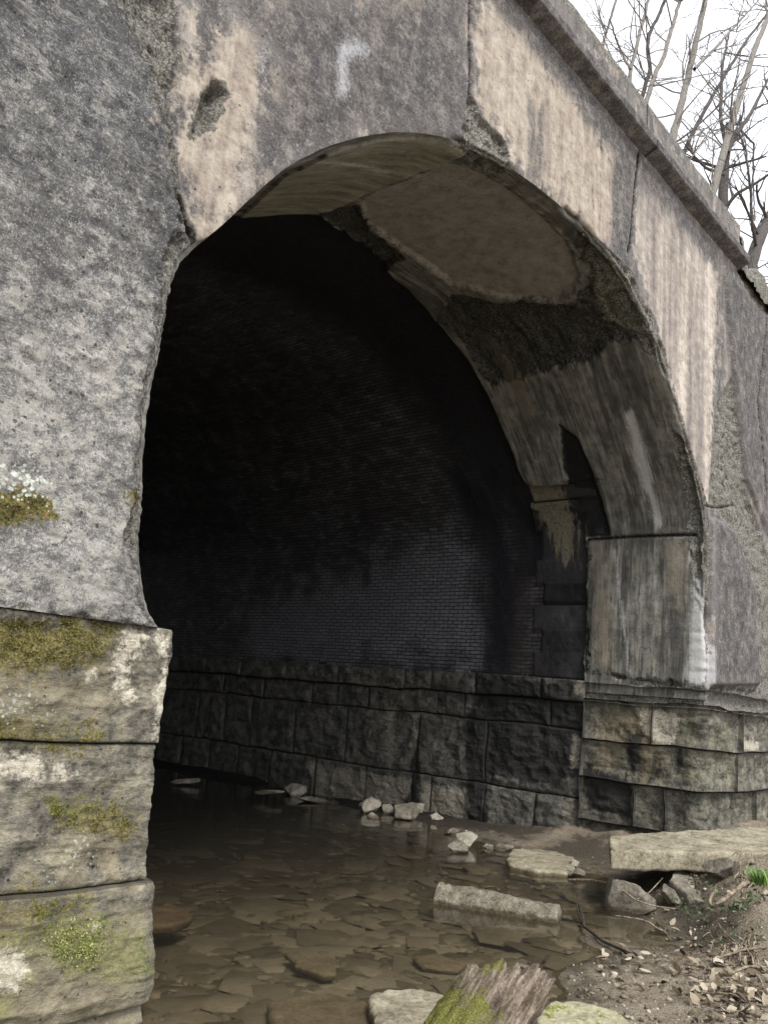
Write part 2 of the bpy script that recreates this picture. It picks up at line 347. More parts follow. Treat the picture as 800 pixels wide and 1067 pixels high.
def mat_rock(name, a, b, c3, rough=.85, k=1.0, mossy=None, wetline=True, tex=.6):
    s = N(name)
    fine = s.noise(42 * k, 8, .72); mid = s.noise(8 * k, 7, .65)
    c = s.ramp(s.math('MULTIPLY_ADD', fine, .5, s.math('MULTIPLY', mid, .5)), [(.34, a), (.5, b), (.66, c3)])
    sp = s.mr(s.voro(60 * k, 'F1'), .22, .10); c = s.mix(s.math('MULTIPLY', sp, .35), c, tuple(x * .3 for x in a))
    if mossy:
        nz = s.n('ShaderNodeSeparateXYZ'); s.put(nz.inputs[0], s.geo.outputs['Normal'])
        up = s.math('MULTIPLY', s.mr(nz.outputs[2], .2, .9), s.mr(mid, *mossy))
        c = s.mix(up, c, s.ramp(s.noise(90, 4, .7), [(.35, (.05, .055, .01)), (.6, (.22, .24, .04)), (.75, (.36, .36, .10))]))
    r = rough
    if wetline:
        z = s.n('ShaderNodeSeparateXYZ'); s.put(z.inputs[0], s.P)
        wm = s.mr(s.math('MULTIPLY_ADD', s.math('SUBTRACT', mid, .5), .06, z.outputs[2]), .05, .02)
        c = s.mix(wm, c, s.mix(1.0, c, (.42, .38, .32), 'MULTIPLY')); r = s.mr(wm, 0, 1, rough, .35)
    n1 = s.bump(s.math('ADD', fine, mid), tex, .03); n1 = s.bump(s.math('MULTIPLY', sp, -1), .5, .012, n1)
    return s.finish(c, r, n1, .3)

def mat_ground():
    s = N('bank_soil')
    fine = s.noise(55, 8, .75); mid = s.noise(6, 7, .66); big = s.noise(1.3, 4, .5)
    c = s.ramp(s.math('MULTIPLY_ADD', fine, .5, s.math('MULTIPLY', mid, .5)),
               [(.28, (.13, .105, .075)), (.44, (.26, .215, .158)), (.58, (.37, .315, .24)), (.74, (.50, .44, .35))])
    grv = s.voro(58, 'F1', out='Color'); gd = s.voro(58, 'F1')
    c = s.mix(s.mr(mid, .44, .60, 0, .55), c, s.mix(.6, c, s.ramp(grv, [(.1, (.05, .045, .035)), (.5, (.21, .185, .14)), (.85, (.46, .42, .34)), (.95, (.33, .20, .12))])))
    dk = s.sdmask('darksoil', mid, .6, .2); c = s.mix(s.math('MULTIPLY', dk, .85), c, s.ramp(fine, [(.4, (.022, .018, .013)), (.62, (.075, .062, .046))]))
    z = s.n('ShaderNodeSeparateXYZ'); s.put(z.inputs[0], s.P)
    wet = s.mr(s.math('MULTIPLY_ADD', s.math('SUBTRACT', mid, .5), .10, z.outputs[2]), .07, .015)
    bedc = s.ramp(s.math('MULTIPLY_ADD', fine, .4, s.math('MULTIPLY', mid, .6)), [(.36, (.065, .053, .037)), (.5, (.14, .117, .083)), (.66, (.22, .187, .14))])
    c = s.mix(wet, c, bedc)
    c = s.mix(s.mr(s.attr('tunnel_shade'), 0, 1), c, (.012, .011, .010))  # ground colour darkened to stand for shade inside the tunnel
    n1 = s.bump(s.math('ADD', fine, mid), .8, .04); n1 = s.bump(s.math('MULTIPLY', gd, -1), .6, .015, n1)
    return s.finish(c, s.mr(wet, 0, 1, .92, .5), n1, .25)

def mat_water():
    s = N('shallow_stream_water')
    rip = s.noise(6, 3, .55, s.scale((1.0, 1.3, 1))); rip2 = s.noise(1.6, 2, .5)
    nrm = s.bump(s.math('ADD', s.math('MULTIPLY', rip, .35), rip2), .22, .05)
    gl = s.n('ShaderNodeBsdfGlossy'); gl.inputs['Roughness'].default_value = .015; s.put(gl.inputs['Normal'], nrm); gl.inputs['Color'].default_value = (1, 1, 1, 1)
    tr = s.n('ShaderNodeBsdfTransparent'); tr.inputs['Color'].default_value = (.86, .81, .70, 1)
    df = s.n('ShaderNodeBsdfDiffuse'); df.inputs['Color'].default_value = (.115, .105, .080, 1)       # suspended silt
    mk = s.n('ShaderNodeMixShader'); mk.inputs[0].default_value = .12; s.put(mk.inputs[1], tr.outputs[0]); s.put(mk.inputs[2], df.outputs[0])
    fr = s.n('ShaderNodeFresnel'); fr.inputs['IOR'].default_value = 1.33; s.put(fr.inputs['Normal'], nrm)
    mx = s.n('ShaderNodeMixShader'); s.put(mx.inputs[0], fr.outputs[0]); s.put(mx.inputs[1], mk.outputs[0]); s.put(mx.inputs[2], gl.outputs[0])
    s.t.links.new(mx.outputs[0], s.out.inputs[0]); return s.m

def mat_simple(name, stops, sc_=20, rough=.9, vec3=None, bumpd=.01, island=0.0):
    s = N(name)
    v = s.noise(sc_, 6, .7, s.scale(vec3) if vec3 else None)
    if island:
        v = s.math('ADD', s.math('MULTIPLY', s.geo.outputs['Random Per Island'], island), s.math('MULTIPLY', v, 1 - island))
    c = s.ramp(v, stops); return s.finish(c, rough, s.bump(s.noise(sc_ * 2, 5, .7), .6, bumpd), .25)

M_fac = mat_facade(); M_sof = mat_soffit(); M_brick = mat_brick()
M_pier = mat_stone('mossy_sandstone', .88, (1.02, .98, .88))
M_jamb = mat_stone('greenish_sandstone', .72, (1.0, .985, .89), .75, pk=.8, gk=.12)
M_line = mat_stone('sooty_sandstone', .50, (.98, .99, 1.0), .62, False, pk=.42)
M_ground = mat_ground(); M_water = mat_water()
M_slab = mat_rock('pale_concrete', (.12, .105, .07), (.27, .24, .17), (.40, .365, .275), .9, .6)
M_col = mat_rock('gravelly_concrete', (.09, .078, .056), (.24, .212, .16), (.40, .36, .285), .9, 1.6, tex=1.0)
M_rock = mat_rock('grey_rock', (.09, .08, .062), (.19, .17, .135), (.33, .30, .24), .85)
M_pale = mat_rock('pale_rock', (.17, .155, .125), (.32, .295, .24), (.48, .45, .38), .85)
M_wetst = mat_rock('wet_brown_stone', (.11, .093, .066), (.20, .172, .128), (.29, .255, .195), .6, wetline=False)
M_dead = mat_simple('dead_twig', [(.3, (.10, .075, .05)), (.6, (.30, .25, .18)), (.8, (.45, .40, .31))], 30)
M_darkw = mat_simple('dark_wet_branch', [(.3, (.015, .012, .009)), (.7, (.07, .055, .04))], 30)

# ------------------------------------------------------------------ arch profile (X, Z) on the portal face, Y = 4
YF = 4.0; XR = 10.7
px_edge = [(174, 662), (163, 640), (155, 604), (152, 578), (155, 535), (157, 500), (162, 440), (167, 400), (172, 370), (178, 330), (183, 298), (191, 277),
           (208, 258), (245, 225), (272, 199), (300, 175), (340, 154), (380, 142), (412, 138), (440, 139), (468, 144), (490, 152), (528, 172), (560, 195), (588, 218), (610, 240),
           (632, 264), (652, 293), (672, 330), (690, 376), (704, 420), (716, 462), (727, 500)]
prof = [at(x, y, 1, YF)[[0, 2]] for x, y in px_edge] + [np.array((10.66, 4.35)), np.array((10.70, 4.05)), np.array((10.70, 3.2)), np.array((10.70, 2.0))]
prof[0][1] = 2.0
prof = np.array(prof)
def catmull(p, n):
    seg = np.hypot(*np.diff(p, axis=0).T); s = np.concatenate([[0], np.cumsum(seg)])
    out = np.zeros((n, 2)); u = np.linspace(0, s[-1], n)
    for k in (0, 1): out[:, k] = np.interp(u, s, p[:, k])
    return u, out
U_, PF = catmull(prof, 4000)
ker = np.hanning(121); ker /= ker.sum()
PFs = np.stack([np.convolve(np.pad(PF[:, k], 60, mode='reflect', reflect_type='odd'), ker, 'valid') for k in (0, 1)], 1)
LTOT = U_[-1]
def prof_at(u): return np.stack([np.interp(u, U_, PFs[:, 0]), np.interp(u, U_, PFs[:, 1])], -1)
tg = np.gradient(PFs, axis=0); tg /= np.hypot(*tg.T)[:, None]
NRM = np.stack([-tg[:, 1], tg[:, 0]], 1)                       # points away from the opening
kk = np.hanning(301); kk /= kk.sum()
NRM = np.stack([np.convolve(np.pad(NRM[:, k], 150, mode='edge'), kk, 'valid') for k in (0, 1)], 1); NRM /= np.hypot(*NRM.T)[:, None]
def nrm_at(u): return np.stack([np.interp(u, U_, NRM[:, 0]), np.interp(u, U_, NRM[:, 1])], -1)
def hit(px, py):
    """(arc length, Y) where a photo pixel's line of sight meets the extruded arch surface"""
    r = ray(px, py); best = None; P = PFs[::20]; U = U_[::20]
    for k in range(len(P) - 1):
        a, b = P[k], P[k + 1]; A = np.array([[r[0], -(b[0] - a[0])], [r[2], -(b[1] - a[1])]])
        if abs(np.linalg.det(A)) < 1e-12: continue
        t, q = np.linalg.solve(A, [a[0], a[1] - EYE[2]])
        if -.001 <= q <= 1.001 and t > 0 and t * r[1] > 3.0 and (best is None or t * r[1] > best[1]): best = (U[k] + q * (U[k + 1] - U[k]), t * r[1])
    if best: return (best[0], max(best[1], 3.9))
    P = np.stack([PFs[::20, 0], np.full(len(PFs[::20]), YF), PFs[::20, 1]], 1) - EYE; cm = P @ ROT
    dd = np.hypot(400 + FPX * cm[:, 0] / cm[:, 2] - px, 533.5 + FPX * cm[:, 1] / cm[:, 2] - py); k = int(np.argmin(dd)); return (U[k], YF - .02)
F = lambda pts: [at(x, y, 1, YF)[[0, 2]] for x, y in pts]         # onto the portal face
Wl = lambda pts: [at(x, y, 0, XR)[[1, 2]] for x, y in pts]        # onto the far wall plane
S = lambda pts: [hit(x, y) for x, y in pts]                       # onto the arch soffit

# ------------------------------------------------------------------ the bridge
bridge = empty('arch_bridge', (6.6, YF, 0))
tag(bridge, 'old weathered concrete and sandstone arch bridge with a dark brick tunnel over the stream', 'bridge')

ns = 1050
w = 1 / np.hypot(prof_at(U_)[:, 0] + .5, 4.5); cw = np.concatenate([[0], np.cumsum((w[1:] + w[:-1]) / 2 * np.diff(U_))]); cw /= cw[-1]
us = np.interp(np.linspace(0, 1, ns), cw, U_)
E2 = prof_at(us); N2 = nrm_at(us)
# ragged arris
R_edge = marks(E2, [F([(140, 700), (140, 250), (200, 235), (206, 262), (190, 300), (190, 700)]), F([(470, 90), (535, 150), (535, 190), (480, 190)]),
                    F([(588, 200), (640, 240), (680, 310), (705, 370), (690, 400), (640, 320), (595, 245)]), F([(700, 420), (760, 420), (770, 760), (690, 760)])])
ragw = sstep(R_edge, -.15, .1)
p3 = np.stack([E2[:, 0], E2[:, 1], np.zeros(ns)], 1)
rag = (.008 + .045 * ragw) * fbm(p3, 2.2, 6, .68, 11) + .012 * ragw * ridged(p3, 3, 6, 5) + .014 * ragw * fbm(p3, 17, 5, .75, 6)
E2 = E2 + N2 * rag[:, None]
# outward rays to the rim of the face
XL0, XR0, ZT = -4.0, 22.0, 8.36
cx, cz = 6.6, 2.6
d = E2 - np.array([cx, cz]); d[:, 1] = np.maximum(d[:, 1], 0); dn = d / np.hypot(*d.T)[:, None]
tx = np.where(dn[:, 0] < 0, (XL0 - E2[:, 0]) / np.minimum(dn[:, 0], -1e-6), (XR0 - E2[:, 0]) / np.maximum(dn[:, 0], 1e-6))
tz = (ZT - E2[:, 1]) / np.maximum(dn[:, 1], 1e-6)
L = np.minimum(tx, tz); O2 = E2 + dn * L[:, None]
nt = 250; tt = np.linspace(0, 1, nt)
dist = np.empty((ns, nt))
for i in range(ns):
    pw = 1.0 + 1.2 * min(1, max(0, (L[i] - 1.5) / 3)); dist[i] = L[i] * tt ** pw
FX = E2[:, None, 0] + dn[:, None, 0] * dist; FZ = E2[:, None, 1] + dn[:, None, 1] * dist
q = np.stack([FX.ravel(), FZ.ravel()], 1); de = dist.ravel()
A = {}
LEFT = F([(128, -20), (160, 60), (176, 130), (186, 200), (192, 262), (186, 300), (188, 700)]) + [np.array((-9, 1.0)), np.array((-9, 12.0))]
A['mid'] = -marks(q, [LEFT])
A['tan'] = marks(q, [F([(172, 140), (183, 55), (215, 30), (262, 50), (275, 90), (262, 160), (240, 215), (212, 258), (196, 240), (180, 190)]),
                     F([(285, 85), (314, 75), (320, 122), (295, 145)]),
                     F([(496, 5), (528, 15), (565, 60), (600, 100), (640, 165), (648, 205), (636, 250), (618, 258), (590, 225), (560, 190), (530, 160), (500, 105)]),
                     F([(390, 0), (440, 0), (430, 30), (380, 40)])])
A['pink'] = marks(q, [F([(668, 172), (700, 215), (748, 285), (742, 420), (738, 528), (725, 490), (702, 405), (676, 312), (659, 262)])])
A['dark'] = marks(q, [F([(250, 0), (486, 0), (486, 147), (440, 135), (380, 140), (300, 172), (262, 196), (275, 120), (300, 60)]),
                      F([(640, 160), (663, 165), (657, 255), (666, 320), (645, 285), (632, 245)]),
                      F([(752, 275), (800, 330), (830, 600), (800, 560), (775, 500), (762, 400)]),
                      F([(742, 535), (768, 560), (785, 620), (790, 715), (742, 715)]),
                      F([(500, -30), (530, -20), (765, 285), (748, 285), (640, 160), (520, 10)]),
                      F([(556, 110), (567, 108), (569, 178), (556, 184)])])
A['rough'] = marks(q, [F([(112, -10), (182, -10), (187, 60), (173, 110), (181, 160), (190, 235), (184, 240), (170, 150), (150, 75)]),
                       F([(186, 250), (207, 262), (190, 300), (186, 340), (176, 420), (168, 500), (166, 590), (175, 640), (182, 670), (163, 655), (150, 600), (155, 500), (163, 410), (172, 330), (180, 280)]),
                       F([(198, 142), (210, 102), (224, 86), (237, 96), (222, 135)]),
                       F([(487, 95), (502, 122), (526, 150), (532, 180), (495, 172), (483, 152)]),
                       F([(590, 215), (622, 258), (652, 288), (678, 335), (692, 376), (660, 330), (610, 262), (580, 235)]),
                       F([(700, 445), (712, 445), (737, 525), (737, 640), (722, 600), (716, 520)]),
                       F([(745, 425), (762, 392), (775, 505), (798, 575), (840, 600), (840, 745), (735, 748), (735, 716), (790, 718), (786, 610), (768, 555), (738, 528)]),
                       F([(772, 262), (840, 310), (840, 345), (790, 325), (768, 285)]),
                       F([(735, 716), (735, 760), (1100, 790), (1100, 730)])], [(F([(0, 640), (172, 662)]), .02)])
_ej = fbm(np.stack([q[:, 0], np.zeros(len(q)), q[:, 1]], 1), 5, 4, .6, 44)
A['rough'] = np.maximum(A['rough'], np.where((q[:, 0] < 2.8) & (q[:, 1] < 4.25), .10 + .09 * _ej - de, -.5))
A['rough'] = np.maximum(A['rough'], np.where((q[:, 0] > 7.0) & (q[:, 1] < 6.7), -.02 + .10 * _ej + .14 * (q[:, 1] > 5.9) - de * .8, -.5))
A['crack'] = marks(q, [], [(F([(490, -10), (489, 150)]), .012), (F([(666, 160), (656, 255), (654, 262)]), .028), (F([(186, 210), (196, 238), (209, 260)]), .02),
                           (F([(735, 527), (752, 529), (768, 526)]), .006), (F([(770, 305), (774, 380), (778, 450)]), .05), (F([(800, 330), (790, 420), (800, 520)]), .03)])
A['white'] = marks(q, [F([(352, 60), (356, 46), (374, 44), (383, 50), (372, 57), (362, 62), (361, 96), (353, 100)]), 
                       F([(736, 660), (740, 680), (741, 714), (735, 714)])])
A['moss'] = marks(q, [F([(-20, 515), (22, 512), (50, 525), (52, 540), (20, 546), (-20, 552)]), F([(120, 512), (140, 512), (146, 522), (132, 527)])])
A['lich'] = marks(q, [F([(-20, 470), (30, 480), (55, 500), (50, 524), (10, 522), (-20, 520)])])
A['height'] = q[:, 1] * 1.0
P3 = np.stack([q[:, 0], np.full(len(q), YF), q[:, 1]], 1)
fb = fbm(P3, 1.3, 5, .55, 3); f2 = fbm(P3, 9, 4, .6, 8)
rw = sstep(A['rough'] + .06 * f2, -.02, .05); lw = sstep(-A['mid'] + .03 * f2, -.03, .03)
fade = sstep(de, 0, .12)
dy = .018 * fb + .006 * f2 - .055 * lw * fade
dy += rw * fade * (.035 + .035 * ridged(P3, 6, 4, 21)) + .02 * rw * f2
dy += (.012 * lw + .005) * fbm(P3 * np.array([1, 1, 1.4]), 11, 4, .7, 31) * fade + .008 * lw * fbm(P3, 3.2, 3, .6, 33)
panelR = sstep(marks(q, [F([(742, 540), (764, 555), (784, 615), (789, 714), (738, 714), (738, 540)]), F([(752, 275), (772, 310), (776, 450), (800, 560), (775, 500), (764, 400)])]), -.02, .03)
dy -= .05 * panelR
dy += .06 * sstep(A['crack'], -.02, .02)
hole = sstep(marks(q, [F([(204, 138), (212, 104), (224, 88), (234, 97), (221, 130)])]), -.03, .05); dy += .07 * hole
qq = np.repeat(np.arange(ns), nt)
cham = (.012 + .05 * ragw * np.clip(.8 + 1.6 * fbm(p3, 2.6, 6, .7, 77), 0, 2))
kf = np.clip(1 - de / .09, 0, 1) ** 2 * cham[qq]
V = np.stack([q[:, 0], YF + dy * fade + kf * .8, q[:, 1]], 1)
V[:, 0] += N2[qq, 0] * kf * .8; V[:, 2] += N2[qq, 1] * kf * .8
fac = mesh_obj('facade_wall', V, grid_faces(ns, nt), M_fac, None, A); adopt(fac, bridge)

# arch soffit and jamb of the concrete ring
ye_pts = sorted([(S([(250, 226)])[0][0], 6.15), (S([(330, 224)])[0][0], 5.95), (S([(350, 236)])[0][0], 6.05), (S([(400, 285)])[0][0], 6.40),
                 (S([(450, 335)])[0][0], 6.58), (S([(500, 400)])[0][0], 6.52), (S([(545, 498)])[0][0], 6.48)])
ub = S([(560, 505)])[0][0]; ye_pts = ye_pts + [(ub, 6.45), (ub + .06, 5.74), (LTOT, 5.66)]
ye = np.interp(us, [0] + [a for a, b in ye_pts], [6.1] + [b for a, b in ye_pts])
ye = ye + .03 * fbm(p3, 3, 4, .6, 51)
nj = 190; jj = np.linspace(0, 1, nj)
SY = YF + (ye[:, None] - YF) * jj; SU = np.repeat(us[:, None], nj, 1)
q2 = np.stack([SU.ravel(), SY.ravel()], 1); dj = (SY - YF).ravel()
B = {}
B['crown'] = marks(q2, [S([(246, 228), (272, 203), (300, 180), (340, 158), (412, 143), (450, 143), (486, 158), (440, 178), (400, 192), (350, 216), (325, 221), (250, 226)]) ])
B['panel'] = marks(q2, [S([(374, 212), (400, 197), (470, 172), (500, 180), (540, 205), (590, 252), (604, 290), (598, 308), (570, 316), (520, 310), (470, 297), (420, 262), (382, 236)])])
B['rough'] = marks(q2, [S([(455, 330), (470, 308), (520, 316), (600, 318), (612, 290), (600, 243), (640, 275), (670, 325), (698, 370), (640, 352), (620, 375), (560, 388), (510, 402)]),
                        S([(602, 560), (612, 565), (613, 700), (606, 700)]), S([(610, 700), (735, 716), (735, 745), (610, 730)]), S([(330, 224), (372, 214), (384, 240), (420, 268), (400, 285)])])
B['pale'] = marks(q2, [S([(606, 240), (624, 262), (652, 296), (672, 336), (698, 392), (680, 372), (655, 345), (630, 335), (618, 300)]),
                       S([(700, 450), (714, 460), (732, 520), (735, 560), (735, 640), (722, 610), (716, 555), (706, 480)]), S([(486, 150), (535, 178), (510, 182), (488, 172)]),
                       S([(612, 716), (735, 728), (735, 746), (612, 734)])])
B['speck'] = marks(q2, [S([(430, 180), (480, 175), (490, 200), (440, 205)]), S([(520, 215), (560, 230), (575, 262), (530, 250)]), S([(625, 650), (720, 640), (725, 710), (625, 705)])])
B['soot'] = marks(q2, [S([(582, 443), (600, 456), (616, 490), (627, 525), (634, 558), (610, 560), (598, 530), (586, 490)])])
B['tanrun'] = marks(q2, [S([(615, 566), (632, 566), (636, 640), (634, 700), (622, 690), (618, 620)]), S([(690, 560), (712, 570), (712, 640), (695, 620)]), S([(498, 350), (520, 360), (560, 430), (545, 440)])])
B['white'] = marks(q2, [S([(722, 605), (731, 600), (738, 650), (738, 713), (716, 713), (719, 660)]), S([(650, 432), (658, 428), (680, 500), (672, 520)]),
                        S([(668, 500), (676, 500), (690, 545), (682, 555)])], [(S([(290, 172), (350, 168), (400, 176)]), .012), (S([(640, 575), (655, 700)]), .004)])
B['crack'] = marks(q2, [], [(S([(612, 562), (660, 559), (722, 557)]), .016), (S([(345, 217), (400, 192), (488, 160)]), .012)])
ragf = rag[:, None] * np.exp(-(SY - YF) / .16); pf = (prof_at(us)[:, None, :] + N2[:, None, :] * ragf[..., None]).reshape(-1, 2)
P3s = np.stack([pf[:, 0], q2[:, 1], pf[:, 1]], 1)
g1 = fbm(P3s, 1.6, 4, .5, 61); g2 = fbm(P3s, 9, 4, .6, 63)
rw2 = sstep(np.maximum(B['rough'], B['pale']) + .08 * g2, -.02, .08); pw2 = sstep(B['panel'] + .03 * g2, -.02, .05)
sw2 = sstep(B['soot'] + .02 * g2, -.03, .05)
fade2 = sstep(dj, 0, .15)
dr = (.02 * g1 + .004 * g2 + rw2 * (.045 + .05 * ridged(P3s, 4, 5, 65) + .02 * g2) + .05 * pw2 + .05 * sw2 + .03 * sstep(B['crack'], -.02, .01)) * fade2
dr -= .03 * sstep(B['crown'], -.02, .02) * fade2
qi = np.repeat(np.arange(ns), nj)
kf = np.clip(1 - dj / .09, 0, 1) ** 2 * cham[qi]
V = P3s.copy(); V[:, 1] += kf * .8
V[:, 0] += N2[qi, 0] * (kf * .8 + dr); V[:, 2] += N2[qi, 1] * (kf * .8 + dr)
# return face at the inner end of the ring
G = V.reshape(ns, nj, 3); back = G[:, -1:, :].copy(); back[:, 0, 0] += N2[:, 0] * .3; back[:, 0, 2] += N2[:, 1] * .3; back[:, 0, 1] += .02
G = np.concatenate([G, back], 1); B = {k: np.concatenate([v.reshape(ns, nj), v.reshape(ns, nj)[:, -1:]], 1).ravel() for k, v in B.items()}
uv = np.concatenate([q2.reshape(ns, nj, 2), q2.reshape(ns, nj, 2)[:, -1:]], 1).reshape(-1, 2)[:, ::-1]
sof = mesh_obj('arch_soffit', G.reshape(-1, 3), grid_faces(ns, nj + 1, flip=True), M_sof, None, B, uv); adopt(sof, bridge)

# brick vault with the dark stone quoins of the old ring
nv = 520; uv_s = np.linspace(0, LTOT, nv)
Yv = np.concatenate([np.arange(5.45, 7.6, .02), np.arange(7.6, 13, .05), np.geomspace(13, 46, 90)]); ny = len(Yv)
pv = prof_at(uv_s); nn = nrm_at(uv_s)
# straighten the lower left of the inner profile
VU, VY = np.meshgrid(uv_s, Yv, indexing='ij'); px_ = np.repeat(pv, ny, 0); nx_ = np.repeat(nn, ny, 0)
P3v = np.stack([px_[:, 0], VY.ravel(), px_[:, 1]], 1); z = px_[:, 1]; yy = VY.ravel(); right_ = px_[:, 0] > 6.6
Q = {}
quo = np.full(len(z), -.5); rnd = np.zeros(len(z)); jnt = np.full(len(z), -.5)
zc = [2.15, 2.52, 2.83, 3.2, 3.5, 3.86, 4.25, 4.62, 4.9]; qend = [6.52, 6.40, 6.55, 6.40, 6.55, 6.45, 6.58, 6.48]
for k in range(len(zc) - 1):
    inn = np.minimum(np.minimum(z - zc[k], zc[k + 1] - z), qend[k] - yy)
    quo = np.maximum(quo, np.where(right_ | True, inn, -.5)); m = (z >= zc[k]) & (z < zc[k + 1]) & (yy < qend[k]); rnd[m] = random.random()
    jnt = np.maximum(jnt, np.where(yy < qend[k], .008 - np.abs(z - zc[k]), -.5)); jnt = np.maximum(jnt, np.where((z > zc[k]) & (z < zc[k + 1]), .008 - np.abs(yy - qend[k]), -.5))
Q['quoin'] = np.clip(quo, -.5, .5); Q['rnd'] = rnd; Q['joint'] = np.clip(jnt, -.5, .5)
qw = np.stack([yy, z], 1)
Q['lime'] = np.where(right_, marks(qw, [Wl([(562, 505), (592, 505), (600, 545), (597, 585), (590, 588), (572, 560), (560, 530)])]), -.5)
Q['pale_brick'] = np.where(right_, marks(qw, [Wl([(250, 690), (250, 640), (380, 590), (430, 560), (480, 560), (497, 610), (497, 698)])]), -.5)
Q['rusty'] = np.where(right_, marks(qw, [Wl([(500, 600), (548, 590), (552, 700), (500, 700)])]), -.5)
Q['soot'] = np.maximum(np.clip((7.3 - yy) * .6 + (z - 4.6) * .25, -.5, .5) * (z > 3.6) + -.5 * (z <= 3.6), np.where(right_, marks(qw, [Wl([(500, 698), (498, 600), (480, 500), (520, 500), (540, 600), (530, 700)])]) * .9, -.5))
gv = fbm(P3v, 1.0, 4, .5, 71); gv2 = fbm(P3v, 8, 3, .6, 73)
dv = .10 + .03 * gv + .01 * gv2 - .05 * sstep(Q['quoin'], -.002, .008) + .03 * sstep(Q['joint'], -.006, .004)
V = P3v.copy(); V[:, 0] += nx_[:, 0] * dv; V[:, 2] += nx_[:, 1] * dv
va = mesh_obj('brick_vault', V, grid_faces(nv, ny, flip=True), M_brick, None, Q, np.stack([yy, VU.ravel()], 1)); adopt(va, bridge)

# ------------------------------------------------------------------ ashlar masonry
class Path:
    """plan polyline; u runs along it, blocks stand proud along the left/right normal"""
    def __init__(s, pts, side=1, r=.05):
        s.p = np.array(pts, float); seg = np.diff(s.p, axis=0); s.l = np.hypot(*seg.T); s.u = np.concatenate([[0], np.cumsum(s.l)])
        t = seg / s.l[:, None]; s.n = np.stack([t[:, 1], -t[:, 0]], 1) * side; s.r = r
    def pos(s, u): return np.stack([np.interp(u, s.u, s.p[:, 0]), np.interp(u, s.u, s.p[:, 1])], -1)
    def nrm(s, u):
        k = np.clip(np.searchsorted(s.u, u) - 1, 0, len(s.n) - 1); n = s.n[k].copy()
        for c in range(1, len(s.n)):
            w = np.clip((u - s.u[c]) / s.r * .5 + .5, 0, 1); m = np.abs(u - s.u[c]) < s.r
            nn = s.n[c - 1] * (1 - w[..., None]) + s.n[c] * w[..., None]; n[m] = nn[m]
        return n
def block_geo(path, u0, u1, z0, z1, res, seed, rock=.03, proud=0.0, depth=.05, gap=.008, warp=.02, rowres=None, bevd=.009):
    g = gap; nu = max(6, int((u1 - u0) / res) + 1); nz = max(6, int((z1 - z0) / (rowres or res)) + 1)
    cu = np.linspace(0, 1, nu); cz_ = np.linspace(0, 1, nz); e1, e2 = .003 / (u1 - u0), .003 / (z1 - z0)
    cu[1:-1] = np.linspace(e1, 1 - e1, nu - 2); cz_[1:-1] = np.linspace(e2, 1 - e2, nz - 2)
    u = u0 + g + (u1 - u0 - 2 * g) * cu; z = z0 + g + (z1 - z0 - 2 * g) * cz_
    Ug, Zg = np.meshgrid(u, z, indexing='ij')
    ed = np.minimum(np.minimum(Ug - u0, u1 - Ug), np.minimum(Zg - z0, z1 - Zg)) - g
    rnd = hashf(np.int64(seed), np.int64(3), np.int64(5), 9)
    pos = path.pos(Ug); nr = path.nrm(Ug)
    P3 = np.stack([pos[..., 0], pos[..., 1], Zg], -1)
    wq = P3 * 1.0; wz = warp * fbm(wq, 1.2, 4, .55, 101); wu = warp * fbm(wq, 1.4, 4, .55, 102)
    n1 = fbm(P3 + seed * 3.1, 2.6, 5, .55, 200); n2 = ridged(P3 * np.array([1, 1, 2.2]) + seed, 3.4, 4, 210)
    chip = .09 * np.clip(fbm(P3, 3.5, 4, .6, 300) - .12, 0, 1)
    bev = sstep(ed, 0, .018 + chip)
    dd = proud + (rnd - .5) * .012 + rock * (n1 * 1.3 + n2 * .6) * (.25 + .75 * sstep(ed, 0, .10)) - (1 - bev) * (bevd + chip * .5) + .004 * fbm(P3, 16, 3, .6, 310)
    dd = dd - .030 * (1 - sstep(ed, 0, .16)) * np.clip(.5 + 1.5 * fbm(P3, 1.7, 3, .5, 320), 0, 1) * (bevd == 0)
    dd = np.where(ed <= 1e-6, -depth, dd)
    V = np.stack([pos[..., 0] + nr[..., 0] * dd, pos[..., 1] + nr[..., 1] * dd, Zg + wz], -1)
    V[..., 0] += getattr(path, 'batter', 0.0) * np.maximum(1.5 - Zg, 0)
    tdir = np.stack([-nr[..., 1], nr[..., 0]], -1); V[..., 0] += tdir[..., 0] * wu; V[..., 1] += tdir[..., 1] * wu
    return V, nu, nz, np.full(V.shape[:2], rnd), sstep(ed, 0, .014)
